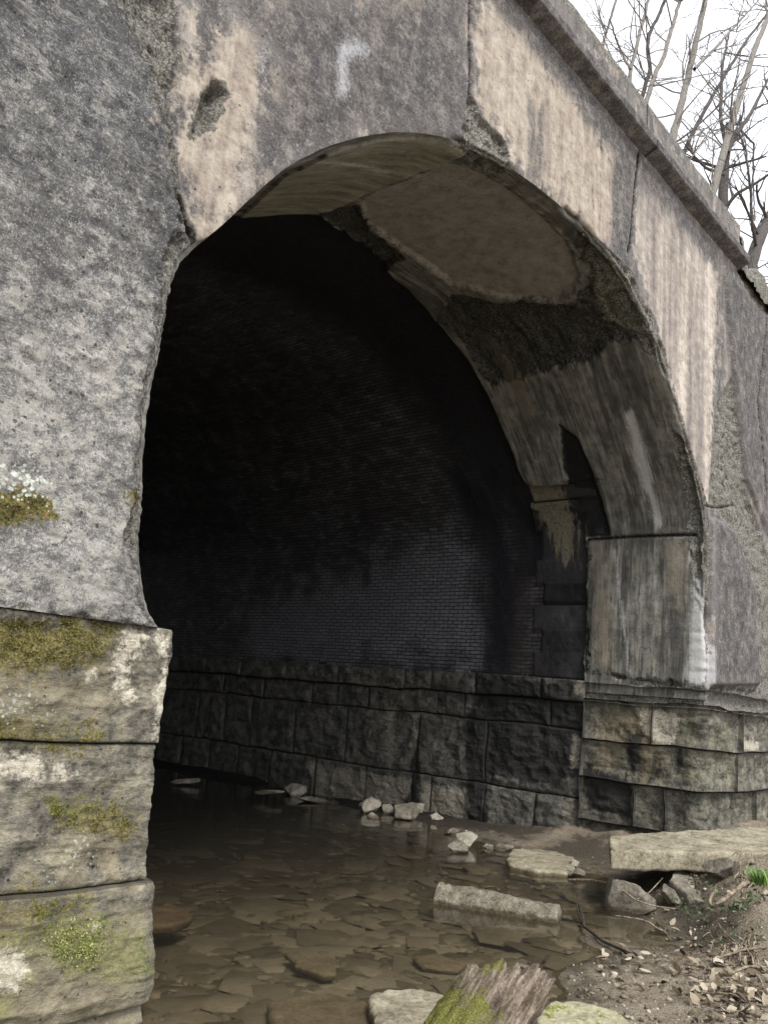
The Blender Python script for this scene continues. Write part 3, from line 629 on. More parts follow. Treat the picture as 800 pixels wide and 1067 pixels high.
def stone_attrs(V, kind):
    V = V.reshape(-1, 3); n = len(V); no = np.full(n, -.5); a = {k: no.copy() for k in ('moss', 'green', 'lich', 'pale', 'soot', 'ochre')}
    if kind == 'pier':
        q = V[:, [0, 2]]
        a['moss'] = marks(q, [F([(-60, 640), (10, 642), (60, 642), (125, 652), (112, 668), (104, 690), (62, 692), (30, 702), (-60, 705)]), F([(50, 835), (105, 832), (140, 850), (138, 872), (100, 868), (60, 858)]),
                              F([(-60, 755), (60, 756), (110, 768), (60, 776), (-60, 776)]), F([(-60, 940), (30, 930), (80, 935), (60, 960), (-60, 990)])])
        a['green'] = marks(q, [F([(40, 950), (105, 950), (145, 985), (150, 1010), (110, 1020), (60, 1010), (36, 985)]), F([(-60, 955), (30, 960), (40, 990), (0, 1060), (-60, 1060)]), F([(60, 842), (90, 838), (84, 852), (62, 852)])])
        a['lich'] = marks(q, [F([(-60, 722), (20, 722), (52, 738), (48, 748), (0, 752), (-60, 750)]), F([(50, 890), (90, 870), (100, 890), (78, 905), (55, 908)])])
        a['pale'] = marks(q, [F([(127, 660), (140, 652), (148, 664), (146, 678), (133, 692), (134, 706), (139, 728), (131, 728), (120, 706), (116, 690), (122, 672)]),
                              F([(62, 803), (68, 798), (76, 802), (78, 810), (68, 813), (60, 809)]), F([(-60, 635), (0, 632), (40, 638), (60, 645), (0, 641), (-60, 640)]), F([(92, 704), (97, 701), (101, 704), (98, 709), (93, 708)]),
                              F([(-60, 990), (18, 985), (28, 1000), (10, 1030), (-60, 1030)]), F([(-60, 782), (40, 786), (50, 800), (40, 815), (-20, 800)]), F([(90, 965), (97, 962), (98, 970), (92, 971)]), F([(152, 655), (172, 665), (176, 690), (162, 770), (158, 770), (168, 690), (160, 665)])])
        a['ochre'] = marks(q, [F([(-60, 950), (70, 945), (150, 950), (140, 1100), (-60, 1100)]), F([(60, 850), (135, 845), (140, 915), (60, 925)]), F([(-60, 705), (60, 700), (110, 690), (130, 735), (60, 765), (-60, 768)])]) - .02
    if kind == 'jamb':
        wall = V[:, 1] > YF + .07; qw = V[:, [1, 2]]; qf = V[:, [0, 2]]
        sel = lambda a1, b1: np.where(wall, marks(qw, a1), marks(qf, b1) if b1 else -.5)
        a['soot'] = sel([Wl([(655, 752), (665, 748), (672, 770), (676, 800), (668, 815), (650, 812), (650, 780)]), Wl([(606, 800), (662, 812), (658, 855), (606, 848)]), Wl([(700, 775), (712, 778), (714, 803), (704, 800)]),
                         Wl([(680, 790), (692, 790), (690, 810), (676, 812)])], [])
        a['ochre'] = sel([Wl([(625, 736), (680, 738), (684, 790), (672, 815), (664, 760), (640, 800), (625, 800)]), Wl([(672, 740), (682, 740), (680, 810), (670, 812)])], [])
        a['pale'] = sel([Wl([(664, 738), (700, 742), (708, 750), (700, 775), (690, 775), (672, 765)])], [F([(770, 768), (790, 772), (790, 782), (775, 782)])])
        a['green'] = sel([Wl([(700, 745), (735, 748), (735, 830), (690, 825)])], [F([(735, 745), (770, 750), (765, 830), (735, 830)])]) - .12
    if kind == 'lining':
        qw = V[:, [1, 2]]; m = V[:, 0] > 6
        a['soot'] = np.where(m, marks(qw, [Wl([(428, 765), (436, 765), (436, 860), (420, 862), (424, 810), (430, 800)]), Wl([(482, 735), (505, 745), (505, 865), (486, 862), (482, 800)]), Wl([(496, 700), (604, 712), (604, 820), (500, 808)])]), -.5)
        a['pale'] = np.where(m, marks(qw, [Wl([(596, 765), (604, 770), (602, 800), (594, 800)]), Wl([(586, 832), (598, 830), (597, 860), (588, 862)]), Wl([(602, 708), (612, 712), (610, 726), (598, 724)]), Wl([(428, 745), (434, 745), (430, 790), (424, 792)]), Wl([(325, 795), (428, 812), (420, 850), (380, 842), (325, 826)]), Wl([(440, 815), (482, 822), (486, 860), (438, 856)]), Wl([(400, 735), (412, 735), (408, 800), (402, 798)])]), -.5)
    return a
def masonry(name, path, courses, mat, kind, parent, res=.02, joined=True, **kw):
    """courses: (z0, z1, [u joints], extra proud)"""
    Vs, Fs, At, off = [], [], {}, 0; sd = hash(name) % 50 if False else len(name)
    for ci, (z0, z1, js, pr) in enumerate(courses):
        for k in range(len(js) - 1):
            seed = sd * 31 + ci * 37 + k * 7
            r = res(js[k], js[k + 1]) if callable(res) else res
            V, nu, nz, rn, ed = block_geo(path, js[k], js[k + 1], z0, z1, r, seed, proud=pr, rowres=min(r, kw.get('rz', r)), **{a: b for a, b in kw.items() if a != 'rz'})
            at_ = stone_attrs(V, kind); at_['rnd'] = rn.ravel(); at_['edge'] = ed.ravel()
            if joined:
                Vs.append(V.reshape(-1, 3)); Fs.append(grid_faces(nu, nz, off)); off += nu * nz
                for a, b in at_.items(): At.setdefault(a, []).append(b)
            else:
                o = mesh_obj('stone_block', V.reshape(-1, 3), grid_faces(nu, nz), mat, parent, at_)
                o.matrix_parent_inverse = Matrix.Identity(4)
    if joined:
        o = mesh_obj(name, np.concatenate(Vs), np.concatenate(Fs), mat, None, {a: np.concatenate(b) for a, b in At.items()}); adopt(o, parent); return o

def backing(name, pts, z0, z1, mat, parent):
    v = [(x, y, zz) for x, y in pts for zz in (z0, z1)]; f = [(2 * i, 2 * i + 2, 2 * i + 3, 2 * i + 1) for i in range(len(pts) - 1)]
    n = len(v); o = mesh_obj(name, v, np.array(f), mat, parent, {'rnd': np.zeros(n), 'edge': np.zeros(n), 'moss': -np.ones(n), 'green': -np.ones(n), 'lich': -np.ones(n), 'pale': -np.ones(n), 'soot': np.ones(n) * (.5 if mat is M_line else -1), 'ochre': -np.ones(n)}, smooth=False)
    return o

# left abutment (near pier): blocks a part each
abl = empty('abutment', (2.6, YF, 0)); abl.parent = bridge; abl.matrix_parent_inverse = Matrix.Translation(bridge.location).inverted()
XL = 2.80
pathL = Path([(-4, YF), (XL, YF), (XL, 6.0)], 1, .04); pathL.batter = .085
uc = XL + 4
def pier(u0, u1): return .008 if u1 > 4.6 else .04
cl = [(-.35, .10, [0, 2.2, 4.2, uc + .20, uc + 1.95], .0), (.10, .685, [0, 2.6, 4.6, uc + .45, uc + 1.95], .06), (.685, 1.385, [0, 1.9, 4.3, uc + .62, uc + 1.95], .0), (1.385, 2.0, [0, 2.8, 4.7, uc + .40, uc + 1.95], .015)]
Sx = Matrix.Translation(bridge.location + abl.location).inverted()
for o_ in []: pass
n0 = set(bpy.data.objects)
masonry('left', pathL, cl, M_pier, 'pier', abl, pier, False, rock=.042, gap=.0015, warp=.022)
for o_ in set(bpy.data.objects) - n0: o_.matrix_parent_inverse = Matrix.Translation(bridge.location * 0 + abl.location).inverted()
abl.location = (2.6, YF, 0)
bk = backing('core', [(-4, YF + .085), (XL - .085, YF + .085), (XL - .085, 6.0)], -.4, 2.02, M_pier, abl); bk.matrix_parent_inverse = Matrix.Translation(abl.location).inverted()

# right abutment
abr = empty('abutment', (XR, YF, 0)); abr.parent = bridge; abr.matrix_parent_inverse = Matrix.Translation(bridge.location).inverted()
ca = .16; pathR = Path([(XR, 5.66)] + [(XR + ca - ca * math.cos(a_), YF + ca - ca * math.sin(a_)) for a_ in np.linspace(0, math.pi / 2, 9)] + [(24, YF)], -1, .012); c0 = 5.66 - YF
def jy(x, y): return 5.66 - Wl([(x, y)])[0][0]
def fx(x, y): return c0 + F([(x, y)])[0][0] - XR
cr = [(-.3, .36, [0, .8, 2.1, 4.0, 6.5, 9, 12, 14.9], .02), (.36, .90, [0, jy(661, 840), jy(692, 840), fx(782, 840), 5.2, 7.6, 10, 12.2, 14.9], .012), (.90, 1.40, [0, fx(762, 800), 5.6, 8.3, 11, 14.9], .0), (1.40, 1.93, [0, jy(681, 760), fx(768, 765), 6.2, 9.1, 12, 14.9], .006)]
n0 = set(bpy.data.objects)
masonry('right', pathR, cr, M_jamb, 'jamb', abr, lambda a, b: .014 if a < 4.2 else .06, False, rock=.045, gap=.007, warp=.05, bevd=.0)
for o_ in set(bpy.data.objects) - n0: o_.matrix_parent_inverse = Matrix.Translation(abr.location).inverted()
bk = backing('core', [(XR + .12, 5.9), (XR + .12, YF + .3), (XR + .3, YF + .12), (24, YF + .12)], -.4, 1.98, M_jamb, abr); bk.matrix_parent_inverse = Matrix.Translation(abr.location).inverted()

# lining walls of the tunnel
def wy(*xs, y=800): return [at(x, y, 0, XR)[1] - 5.62 for x in xs]
pathI = Path([(XR, 5.62), (XR, 44)], -1)
rest = lambda a, st: list(np.cumsum([a] + [st * random.uniform(.8, 1.25) for _ in range(40)])[1:])
def joints(xs, y, st):
    j = sorted([v for v in wy(*xs, y=y) if v > .3]); j = [0.0] + j; j += [v for v in rest(j[-1], st) if v < 38]; return j
ci = [(-.25, .60, joints([213, 243, 277, 325, 380, 428, 448, 505, 556], 830, 1.1), .0), (.60, 1.50, joints([200, 229, 257, 303, 358, 434, 505], 780, 1.5), -.03),
      (1.50, 1.86, joints([230, 272, 323, 382, 455, 483, 571], 730, 1.2), -.035), (1.86, 2.17, joints([250, 298, 352, 422, 450, 497, 563], 710, 1.1), .03)]
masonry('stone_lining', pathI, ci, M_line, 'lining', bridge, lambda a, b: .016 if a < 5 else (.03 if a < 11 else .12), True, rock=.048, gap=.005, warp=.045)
pathI2 = Path([(XL - .1, 5.9), (XL - .1, 44)], 1)
ci2 = [(z0, z1, [0.0] + [v for v in rest(0, 1.2) if v < 38], pr) for z0, z1, _, pr in ci]
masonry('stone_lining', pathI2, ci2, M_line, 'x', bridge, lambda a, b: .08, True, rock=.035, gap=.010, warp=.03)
bk = backing('lining_core', [(XR + .11, 5.5), (XR + .11, 44)], -.4, 2.2, M_line, None); adopt(bk, bridge)
bk = backing('lining_core', [(XL - .2, 5.5), (XL - .2, 44)], -.4, 2.2, M_line, None); adopt(bk, bridge)
# impost shelf closing the step between lining and vault
v = [(XR - .02, 5.5, 2.16), (XR + .35, 5.5, 2.16), (XR + .35, 44, 2.16), (XR - .02, 44, 2.16), (XL - .4, 5.5, 2.0), (XL - .08, 5.5, 2.0), (XL - .08, 44, 2.0), (XL - .4, 44, 2.0)]

# rubble mortar band between stone and concrete on the right
def tube_strip(name, path, u0, u1, z0, z1, res, mat, parent, amp, proud):
    nu = int((u1 - u0) / res); nz = 22; u = np.linspace(u0, u1, nu); t = np.linspace(0, 1, nz)
    Ug, Tg = np.meshgrid(u, t, indexing='ij'); Zg = z0 + (z1 - z0) * Tg
    pos = path.pos(Ug); nr = path.nrm(Ug); P3 = np.stack([pos[..., 0], pos[..., 1], Zg], -1)
    dd = proud * np.sin(np.pi * Tg) ** .6 + amp * (ridged(P3, 7, 4, 401) + fbm(P3, 3, 3, .5, 402)) * np.sin(np.pi * Tg) ** .5 - .05 * (Tg < .01) - .05 * (Tg > .99)
    V = P3.copy(); V[..., 0] += nr[..., 0] * dd; V[..., 1] += nr[..., 1] * dd; V[..., 2] += .03 * fbm(P3, 2.5, 4, .6, 403)
    n = nu * nz; no = np.full(n, -.5)
    return mesh_obj(name, V.reshape(-1, 3), grid_faces(nu, nz), mat, None, {'mid': no, 'tan': no, 'pink': no, 'dark': no, 'rough': -no, 'crack': no, 'white': no, 'moss': no, 'lich': no, 'height': no + 5})
o = tube_strip('mortar_band', pathR, 0, 6, 1.88, 2.12, .015, M_fac, bridge, .02, .035); adopt(o, bridge)

# ------------------------------------------------------------------ cornice and parapet
def profile_run(name, prof2, xs, mat, res_n, amp, seed, attrs_fn):
    """prof2: list of (y,z) closed-run profile points; xs: x samples"""
    pts = []
    for a, b in zip(prof2, prof2[1:]):
        for k in range(res_n): pts.append(np.array(a) + (np.array(b) - np.array(a)) * k / res_n)
    pts.append(np.array(prof2[-1])); pts = np.array(pts)
    Xg, K = np.meshgrid(xs, np.arange(len(pts)), indexing='ij')
    V = np.stack([Xg, pts[K, 0], pts[K, 1]], -1)
    n = amp * fbm(V, 2.2, 5, .6, seed); V[..., 1] += n; V[..., 2] += amp * .8 * fbm(V, 3.1, 5, .6, seed + 9)
    return mesh_obj(name, V.reshape(-1, 3), grid_faces(len(xs), len(pts), flip=True), mat, None, attrs_fn(V.reshape(-1, 3)))
def par_attrs(V):
    n = len(V); no = np.full(n, -.5)
    jn = np.full(n, -.5)
    for xj in (5.3, 8.62, -1.0): jn = np.maximum(jn, .014 - np.abs(V[:, 0] - xj))
    bot = np.clip((8.62 - V[:, 2]) * 2, -.5, .5) + .02
    spk = np.clip(V[:, 2] - 8.98 + .12 * fbm(V, 2, 3, .5, 5), -.5, .5)
    return {'mid': -no, 'tan': no + .28, 'pink': no, 'dark': np.maximum(bot, no + .40), 'rough': np.clip(spk, -.5, .5), 'crack': np.clip(jn, -.5, .5), 'white': no, 'moss': no, 'lich': no, 'height': no + 5}
XE = 11.92
xsP = np.arange(-4, XE, .03)
o = profile_run('cornice', [(YF + .02, 8.32), (YF - .16, 8.40), (YF - .17, 8.50), (YF - .03, 8.57), (YF + .05, 8.57)], xsP, M_fac, 6, .012, 501, par_attrs); adopt(o, bridge)
o = profile_run('parapet', [(YF - .035, 8.54), (YF - .03, 9.05), (YF + .02, 9.08), (YF + .38, 9.07), (YF + .40, 8.3)], xsP, M_fac, 8, .022, 511, par_attrs); adopt(o, bridge)
# broken end and rubble stretch beyond it, then the next length of coping
def rub_attrs(V):
    a = par_attrs(V); a['rough'] = np.full(len(V), .5); a['dark'] = np.full(len(V), -.5); return a
xe = np.arange(XE - .05, 13.6, .03)
def rubble_run(name, xs, ztop, seed):
    K = np.linspace(0, 1, 40); Xg, T = np.meshgrid(xs, K, indexing='ij')
    zt = ztop(Xg); ang = T * np.pi
    y = YF + .2 - .24 * np.cos(ang); zz = 8.28 + (zt - 8.28) * np.sin(ang) ** .45
    V = np.stack([Xg, y, zz], -1); V += (.05 * ridged(V, 4, 4, seed) + .03 * fbm(V, 9, 3, .6, seed + 3))[..., None] * np.array([0, -1, 1])
    return mesh_obj(name, V.reshape(-1, 3), grid_faces(len(xs), 40, flip=True), M_fac, None, rub_attrs(V.reshape(-1, 3)))
o = rubble_run('broken_parapet', xe, lambda x: 8.72 + .30 * np.exp(-((x - 11.9) / .2) ** 2) + .08 * np.sin(x * 5) - .05 * (x - 12), 601); adopt(o, bridge)
xq = np.arange(13.35, 24, .06)
o = profile_run('parapet', [(YF + .0, 8.10), (YF - .10, 8.16), (YF - .10, 8.42), (YF + .03, 8.46), (YF + .03, 8.72), (YF + .38, 8.72), (YF + .40, 8.0)], xq, M_fac, 5, .02, 521, par_attrs); adopt(o, bridge)

# ------------------------------------------------------------------ terrain
sp_ = lambda a, b, n: list(np.linspace(a, b, n, endpoint=False))
gx = np.array(sp_(-320, -20, 12) + sp_(-20, 2, 40) + sp_(2, 12.6, 440) + sp_(12.6, 20, 60) + sp_(20, 60, 24) + sp_(60, 321, 12))
gy = np.array(sp_(-320, -20, 12) + sp_(-20, 0, 40) + sp_(0, 9.5, 400) + sp_(9.5, 18, 80) + sp_(18, 46, 40) + sp_(46, 60, 10) + sp_(60, 321, 12))
cp = []
def c(px, py, zz): p = at(px, py, 2, zz); cp.append((p[0], p[1], zz))
for a in [(200, 900, -.30), (300, 1000, -.16), (200, 1050, -.15), (400, 1000, -.16), (450, 960, -.16), (350, 900, -.28), (250, 840, -.3), (450, 900, -.2), (520, 975, -.11), (560, 1005, -.10),
          (600, 935, -.10), (640, 965, -.08), (672, 983, -.04), (500, 885, -.06), (400, 1050, -.09), (300, 1060, -.12), (580, 925, -.10), (620, 925, -.08), (560, 1035, -.04), (590, 985, -.04), (490, 1050, -.06),
          (700, 997, .03), (655, 990, .03), (612, 975, .025), (605, 1012, .03), (592, 1050, .04), (480, 866, .05), (520, 878, .03), (540, 905, -.04), (600, 905, .02), (640, 918, .02), (700, 962, .03), (690, 945, .05),
          (560, 866, .13), (610, 872, .16), (650, 866, .30), (700, 866, .36), (800, 858, .46), (620, 890, .08), (660, 900, .0), (690, 905, .0), (718, 902, .06), (700, 893, .06), (760, 886, .36), (800, 880, .46),
          (760, 905, .40), (800, 900, .50), (785, 945, .36), (745, 935, .26), (730, 955, .12), (790, 985, .20), (735, 985, .05), (660, 1030, .06), (720, 1045, .10), (800, 1040, .22), (560, 1062, .03), (640, 1062, .08),
          (700, 1010, .05), (760, 1015, .10)]: c(*a)
for a in [(0, 0, .05), (1.5, 2, -.12), (3, 0, .05), (5, .6, .18), (7, .6, .4), (10, 0, .9), (12, 2.2, .8), (14, 3.5, .6), (11.6, 3.95, .45), (13, 3.95, .46), (16, 0, 1.4), (20, 3.5, .8), (0, 3.9, -.1), (-4, 3.5, .2), (-4, 0, -.1), (-3, -6, -.2), (4, -4, .3),
          (-10, -12, -.2), (-12, 2, 1.0), (12, -8, 1.6), (0, -20, .4), (-20, 4, 2), (30, 0, 2.5),
          (9.9, 7.5, -.02), (9.9, 9.5, -.03), (9.95, 12, -.02), (9.95, 16, 0), (9.95, 26, 0), (9.95, 40, 0), (8.8, 8, -.25), (8.8, 12, -.25), (6, 8, -.3), (6, 16, -.3), (6, 40, -.3), (3.2, 8, -.3), (3.2, 16, -.3), (3.2, 40, -.3), (3.2, 5.5, -.25),
          (10.75, 7.2, .08), (10.75, 9, .09), (10.75, 12, .08), (10.75, 18, .08), (10.75, 40, .1), (11, 5.7, .30), (10.7, 5.7, .27), (10.65, 6.5, .14)]: cp.append(a)
cp = np.array(cp)
D = np.hypot(cp[:, None, 0] - cp[None, :, 0], cp[:, None, 1] - cp[None, :, 1])
wts = np.linalg.solve(-D - np.eye(len(cp)) * .02 + 0, cp[:, 2] - .3)
def ground_z(x, y, det=True):
    x = np.asarray(x, float); y = np.asarray(y, float); zz = np.full(x.shape, .3)
    for (cx_, cy_, _), w_ in zip(cp, wts): zz = zz - w_ * np.hypot(x - cx_, y - cy_)
    far = sstep(np.hypot(x - 6, y - 5), 45, 90); zz = zz * (1 - far) + 1.0 * far
    if det:
        p = np.stack([x, y, np.zeros_like(x)], -1); zz = zz + .018 * fbm(p, 2.5, 4, .55, 701) + .012 * fbm(p, 11, 3, .6, 703) * sstep(zz, -.03, .06)
        bank = sstep(zz, .1, .3) * sstep(x, 7.2, 8); zz = zz + .05 * bank * ridged(p, 2.3, 4, 705)
    return zz
GX, GY = np.meshgrid(gx, gy, indexing='ij'); GZ = ground_z(GX, GY)
out = (GX < 2.4) & (GY > 4.6) | (GX > 11.3) & (GY > 4.6)
gq = np.stack([GX.ravel(), GY.ravel()], 1)
G0 = lambda pts: [at(x, y, 2, .1)[:2] for x, y in pts]
dks = marks(gq, [G0([(470, 862), (640, 905), (700, 905), (760, 890), (700, 912), (690, 935), (740, 940), (770, 990), (720, 985), (640, 930), (540, 893), (470, 880)]), [(10.0, 6), (10.8, 6), (10.8, 40), (9.5, 40)], [(8.7, 4.0), (10.3, 4.6), (10.7, 5.6), (9.6, 5.7), (8.4, 4.8)]])
tunnel_shade = sstep(GY.ravel(), 4.4, 9) * (GX.ravel() > 2) * (GX.ravel() < 11) * .85  # tunnel shade put into the bed colour, growing with depth inward
tag(mesh_obj('ground', np.stack([GX, GY, GZ], -1).reshape(-1, 3), grid_faces(len(gx), len(gy)), M_ground, None, {'darksoil': dks, 'tunnel_shade': tunnel_shade}), kind='structure')
wx = np.linspace(-40, 14, 60); wy_ = np.linspace(-40, 46, 90); WX, WY = np.meshgrid(wx, wy_, indexing='ij')
tag(mesh_obj('water', np.stack([WX, WY, np.zeros_like(WX)], -1).reshape(-1, 3), grid_faces(60, 90), M_water), kind='structure')
# earth fill carried by the bridge, with the hillside behind
ex = np.linspace(-60, 120, 60); ey = np.concatenate([np.linspace(YF + .36, 12, 10), np.linspace(14, 90, 30)]); EX, EY = np.meshgrid(ex, ey, indexing='ij')
EZ = 8.35 + .15 * fbm(np.stack([EX, EY, EX * 0], -1), .4, 3) + np.clip(EY - 30, 0, 100) * .05
tag(mesh_obj('embankment', np.stack([EX, EY, EZ], -1).reshape(-1, 3), grid_faces(60, 40), M_ground, None, {'darksoil': np.full(EX.size, -.2), 'tunnel_shade': np.zeros(EX.size)}), kind='structure')
# retaining earth left and right below the fill
for xa, xb in ((-60, -3.9), (21.9, 120)):
    n = 30; xs = np.linspace(xa, xb, n); zz = np.linspace(-.5, 8.5, 12); AX, AZ = np.meshgrid(xs, zz, indexing='ij')
    AY = YF + .3 + (AZ / 9) * 1.0 - .6; V = np.stack([AX, AY, AZ], -1); V[..., 1] += .3 * fbm(V, .6, 4)
    tag(mesh_obj('hillside', V.reshape(-1, 3), grid_faces(n, 12), M_ground, None, {'darksoil': np.full(n * 12, -.2), 'tunnel_shade': np.zeros(n * 12)}), kind='structure')

# ------------------------------------------------------------------ rocks, slabs, logs
_sph = {}
def cube_sphere(n):
    if n in _sph: return _sph[n]
    V, Fc, off = [], [], 0; t = np.linspace(-1, 1, n)
    a, b = np.meshgrid(t, t, indexing='ij'); o = np.ones_like(a)
    for k, fl in (((o, a, b), 0), ((-o, a, b), 1), ((a, o, b), 1), ((a, -o, b), 0), ((a, b, o), 0), ((a, b, -o), 1)):
        V.append(np.stack(k, -1).reshape(-1, 3)); Fc.append(grid_faces(n, n, off, bool(fl))); off += n * n
    V = np.concatenate(V); Fc = np.concatenate(Fc)
    key = np.round(V * 1e5).astype(np.int64); uq, ix, inv = np.unique(key, axis=0, return_index=True, return_inverse=True)
    V = V[ix]; Fc = inv.reshape(-1)[Fc]
    _sph[n] = (V, Fc); return _sph[n]
def rot_z(V, a): c_, s_ = math.cos(a), math.sin(a); return V @ np.array([[c_, s_, 0], [-s_, c_, 0], [0, 0, 1]])
def rock_geo(size, seed, n=28, cuts=9, round_=.55, amp=.05, fine=.015):
    V, Fc = cube_sphere(n); r = np.random.default_rng(seed)
    Sp = V / np.linalg.norm(V, axis=1)[:, None]; V = V * (1 - round_) + Sp * round_ * 1.15
    for _ in range(cuts):
        d = r.normal(size=3); d /= np.linalg.norm(d); h = r.uniform(.55, .9); k = V @ d - h; V = V - np.maximum(k, 0)[:, None] * d
    V = V * (1 + amp * 2 * fbm(V + seed, 1.6, 3, .5, seed)[:, None]); V = V * np.asarray(size) / 2
    m = max(size); V = V + (V / np.linalg.norm(V, axis=1)[:, None]) * (fine * m * fbm(V / m + seed * 2, 9, 4, .6, seed + 1))[:, None]
    return V, Fc
def rock(name, pos, size, mat, seed, rz=0, tilt=(0, 0), **kw):
    V, Fc = rock_geo(size, seed, **kw); o = mesh_obj(name, V, Fc, mat); o.location = pos; o.rotation_euler = (tilt[0], tilt[1], rz); return o

def gz(px, py, z0=0.0):
    p = at(px, py, 2, z0)
    for _ in range(6): p = at(px, py, 2, float(ground_z(p[0], p[1], False)))
    return p

def prism(name, outline, ztop, thick, mat, rough=.012, res=.03, wob=.02, seed=1, taper=.02, plane=None):
    """irregular slab from an outline in plan: top sheet, ragged sides, rough underside"""
    ol = np.array(outline, float); ctr = ol.mean(0); seg = np.hypot(*(np.roll(ol, -1, 0) - ol).T); tot = seg.sum(); n = max(24, int(tot / res))
    s_ = np.concatenate([[0], np.cumsum(seg)]); cl_ = np.vstack([ol, ol[:1]]); u = np.linspace(0, tot, n, endpoint=False)
    R = np.stack([np.interp(u, s_, cl_[:, 0]), np.interp(u, s_, cl_[:, 1])], 1)
    R3 = np.stack([R[:, 0], R[:, 1], np.zeros(n)], 1); d = (R - ctr); dn_ = d / np.hypot(*d.T)[:, None]; R = R + dn_ * (wob * fbm(R3, 7, 4, .6, seed))[:, None]
    zt = ztop if callable(ztop) else (lambda x, y: np.full(np.shape(x), ztop))
    rows = []; nr_ = max(6, int(np.hypot(*(d).T).max() / res / 1.5))
    for k in np.linspace(0, 1, nr_): P = ctr + (R - ctr) * k; rows.append(np.stack([P[:, 0], P[:, 1], zt(P[:, 0], P[:, 1])], 1))
    rows[-1][:, 2] -= .012
    nside = max(4, int(thick / res * 1.3))
    for k in np.linspace(0, 1, nside + 1)[1:]:
        P = ctr + (R - ctr) * 1.0 + dn_ * (.008 - taper * k); rows.append(np.stack([P[:, 0], P[:, 1], zt(P[:, 0], P[:, 1]) - .012 - thick * k], 1))
    for k in (.7, .35, .01): P = ctr + (R - ctr) * k; rows.append(np.stack([P[:, 0], P[:, 1], zt(P[:, 0], P[:, 1]) - thick], 1))
    V = np.array(rows); m = len(rows); V += rough * fbm(V, 9, 4, .6, seed + 2)[..., None] * np.array([.6, .6, 1]) + (rough * .8 * ridged(V, 4, 3, seed + 3))[..., None] * np.array([0, 0, 1])
    i = np.arange(m * n).reshape(m, n); j = np.roll(i, -1, 1); Fc = np.stack([i[:-1], i[1:], j[1:], j[:-1]], -1).reshape(-1, 4)
    return mesh_obj(name, V.reshape(-1, 3), Fc, mat)

# long concrete beam lying on the bank
bt = [at(634, 871, 2, .50), at(800, 861, 2, .56), at(637, 884, 2, .50), at(800, 884, 2, .56)]
a0, a1, b0, b1 = [p[:2] for p in bt]; dA = (a1 - a0) / np.hypot(*(a1 - a0)); dB = (b1 - b0) / np.hypot(*(b1 - b0))
ext = 1.2
beam_ol = [b0, b0 + dB * 1.0, b1 + dB * ext, a1 + dA * ext, a0 + dA * .9, a0]
o = prism('concrete_beam', beam_ol, lambda x, y: .50 + .06 * (np.asarray(x) - a0[0]) / (a1[0] - a0[0]), .17, M_slab, .014, .03, .03, 3)
tag(o, 'long pale concrete beam lying across the right bank below the arch', 'beam')

# gravelly half-round column chunk in the water
c0p, c1p = at(460, 930, 2, .06), at(580, 950, 2, .06); ax_ = (c1p - c0p)[:2]; Lc = np.hypot(*ax_) ; ax_ /= Lc; nn_ = np.array([-ax_[1], ax_[0]])
nu, na = 120, 64; uu = np.linspace(-.03, 1.03, nu); aa = np.linspace(0, 2 * np.pi, na, endpoint=False)
Ug, Ag = np.meshgrid(uu, aa, indexing='ij'); rad = .19 * (1 + .10 * np.cos(3 * Ag)) * np.clip(1.0 - .15 * Ug, 0, 2)
endr = np.clip(np.minimum(Ug + .03, 1.03 - Ug) / .012, 0, 1) ** .35; rad = rad * endr
V = np.stack([c0p[0] + ax_[0] * Ug * Lc + nn_[0] * np.cos(Ag) * rad * 1.15, c0p[1] + ax_[1] * Ug * Lc + nn_[1] * np.cos(Ag) * rad * 1.15, -.04 + np.sin(Ag) * rad * .95], -1)
V += (.035 * fbm(V, 4, 5, .65, 31) + .010 * ridged(V, 22, 3, 33))[..., None] * np.stack([nn_[0] * np.cos(Ag), nn_[1] * np.cos(Ag), np.sin(Ag)], -1)
i = np.arange(nu * na).reshape(nu, na); j = np.roll(i, -1, 1); Fc = np.stack([i[:-1], i[1:], j[1:], j[:-1]], -1).reshape(-1, 4)
tag(mesh_obj('concrete_chunk', V.reshape(-1, 3), Fc, M_col), 'gravelly grey concrete column fragment lying in the middle of the stream', 'concrete fragment')

G = lambda pts, z_: [at(x, y, 2, z_)[:2] for x, y in pts]
tag(prism('concrete_slab', G([(528, 893), (534, 883), (560, 884), (594, 888), (600, 895), (596, 906), (590, 908), (560, 906), (531, 900)], .06), .055, .14, M_slab, .010, .025, .03, 5, .0),
    'flat pale slab at the water edge, behind the column fragment in the stream', 'slab')
tag(rock('boulder', at(652, 940, 2, .06), (.62, .46, .32), M_rock, 41, 2.3, (.25, -.15), cuts=14, round_=.25, amp=.06), 'grey angular boulder half in the pool under the beam end', 'rock')
tag(prism('flat_stone', G([(697, 918), (716, 896), (736, 893), (741, 912), (733, 932), (716, 928)], .26), lambda x, y: .26 + .18 * (np.asarray(y) - at(716, 915, 2, .26)[1]), .10, M_rock, .015, .02, .03, 7),
    'flat tilted stone leaning on the bank beneath the long beam', 'rock')
tag(rock('rubble_stone', at(704, 938, 2, .12), (.42, .28, .16), M_rock, 43, .4, (.3, .1), cuts=12, round_=.2), 'small grey stone in front of the flat tilted stone', 'rock')
tag(rock('rubble_stone', at(752, 908, 2, .38), (.55, .35, .25), M_rock, 47, .2, (.2, .2), cuts=12, round_=.2), 'earthy stone set in the bank right of the flat tilted stone', 'rock')
tag(prism('flat_stone', G([(385, 1035), (402, 1030), (440, 1028), (466, 1036), (474, 1042), (455, 1062), (430, 1078), (392, 1060)], .06), .05, .14, M_slab, .014, .018, .03, 9),
    'grey flat stone just above water beside the mossy log', 'rock')
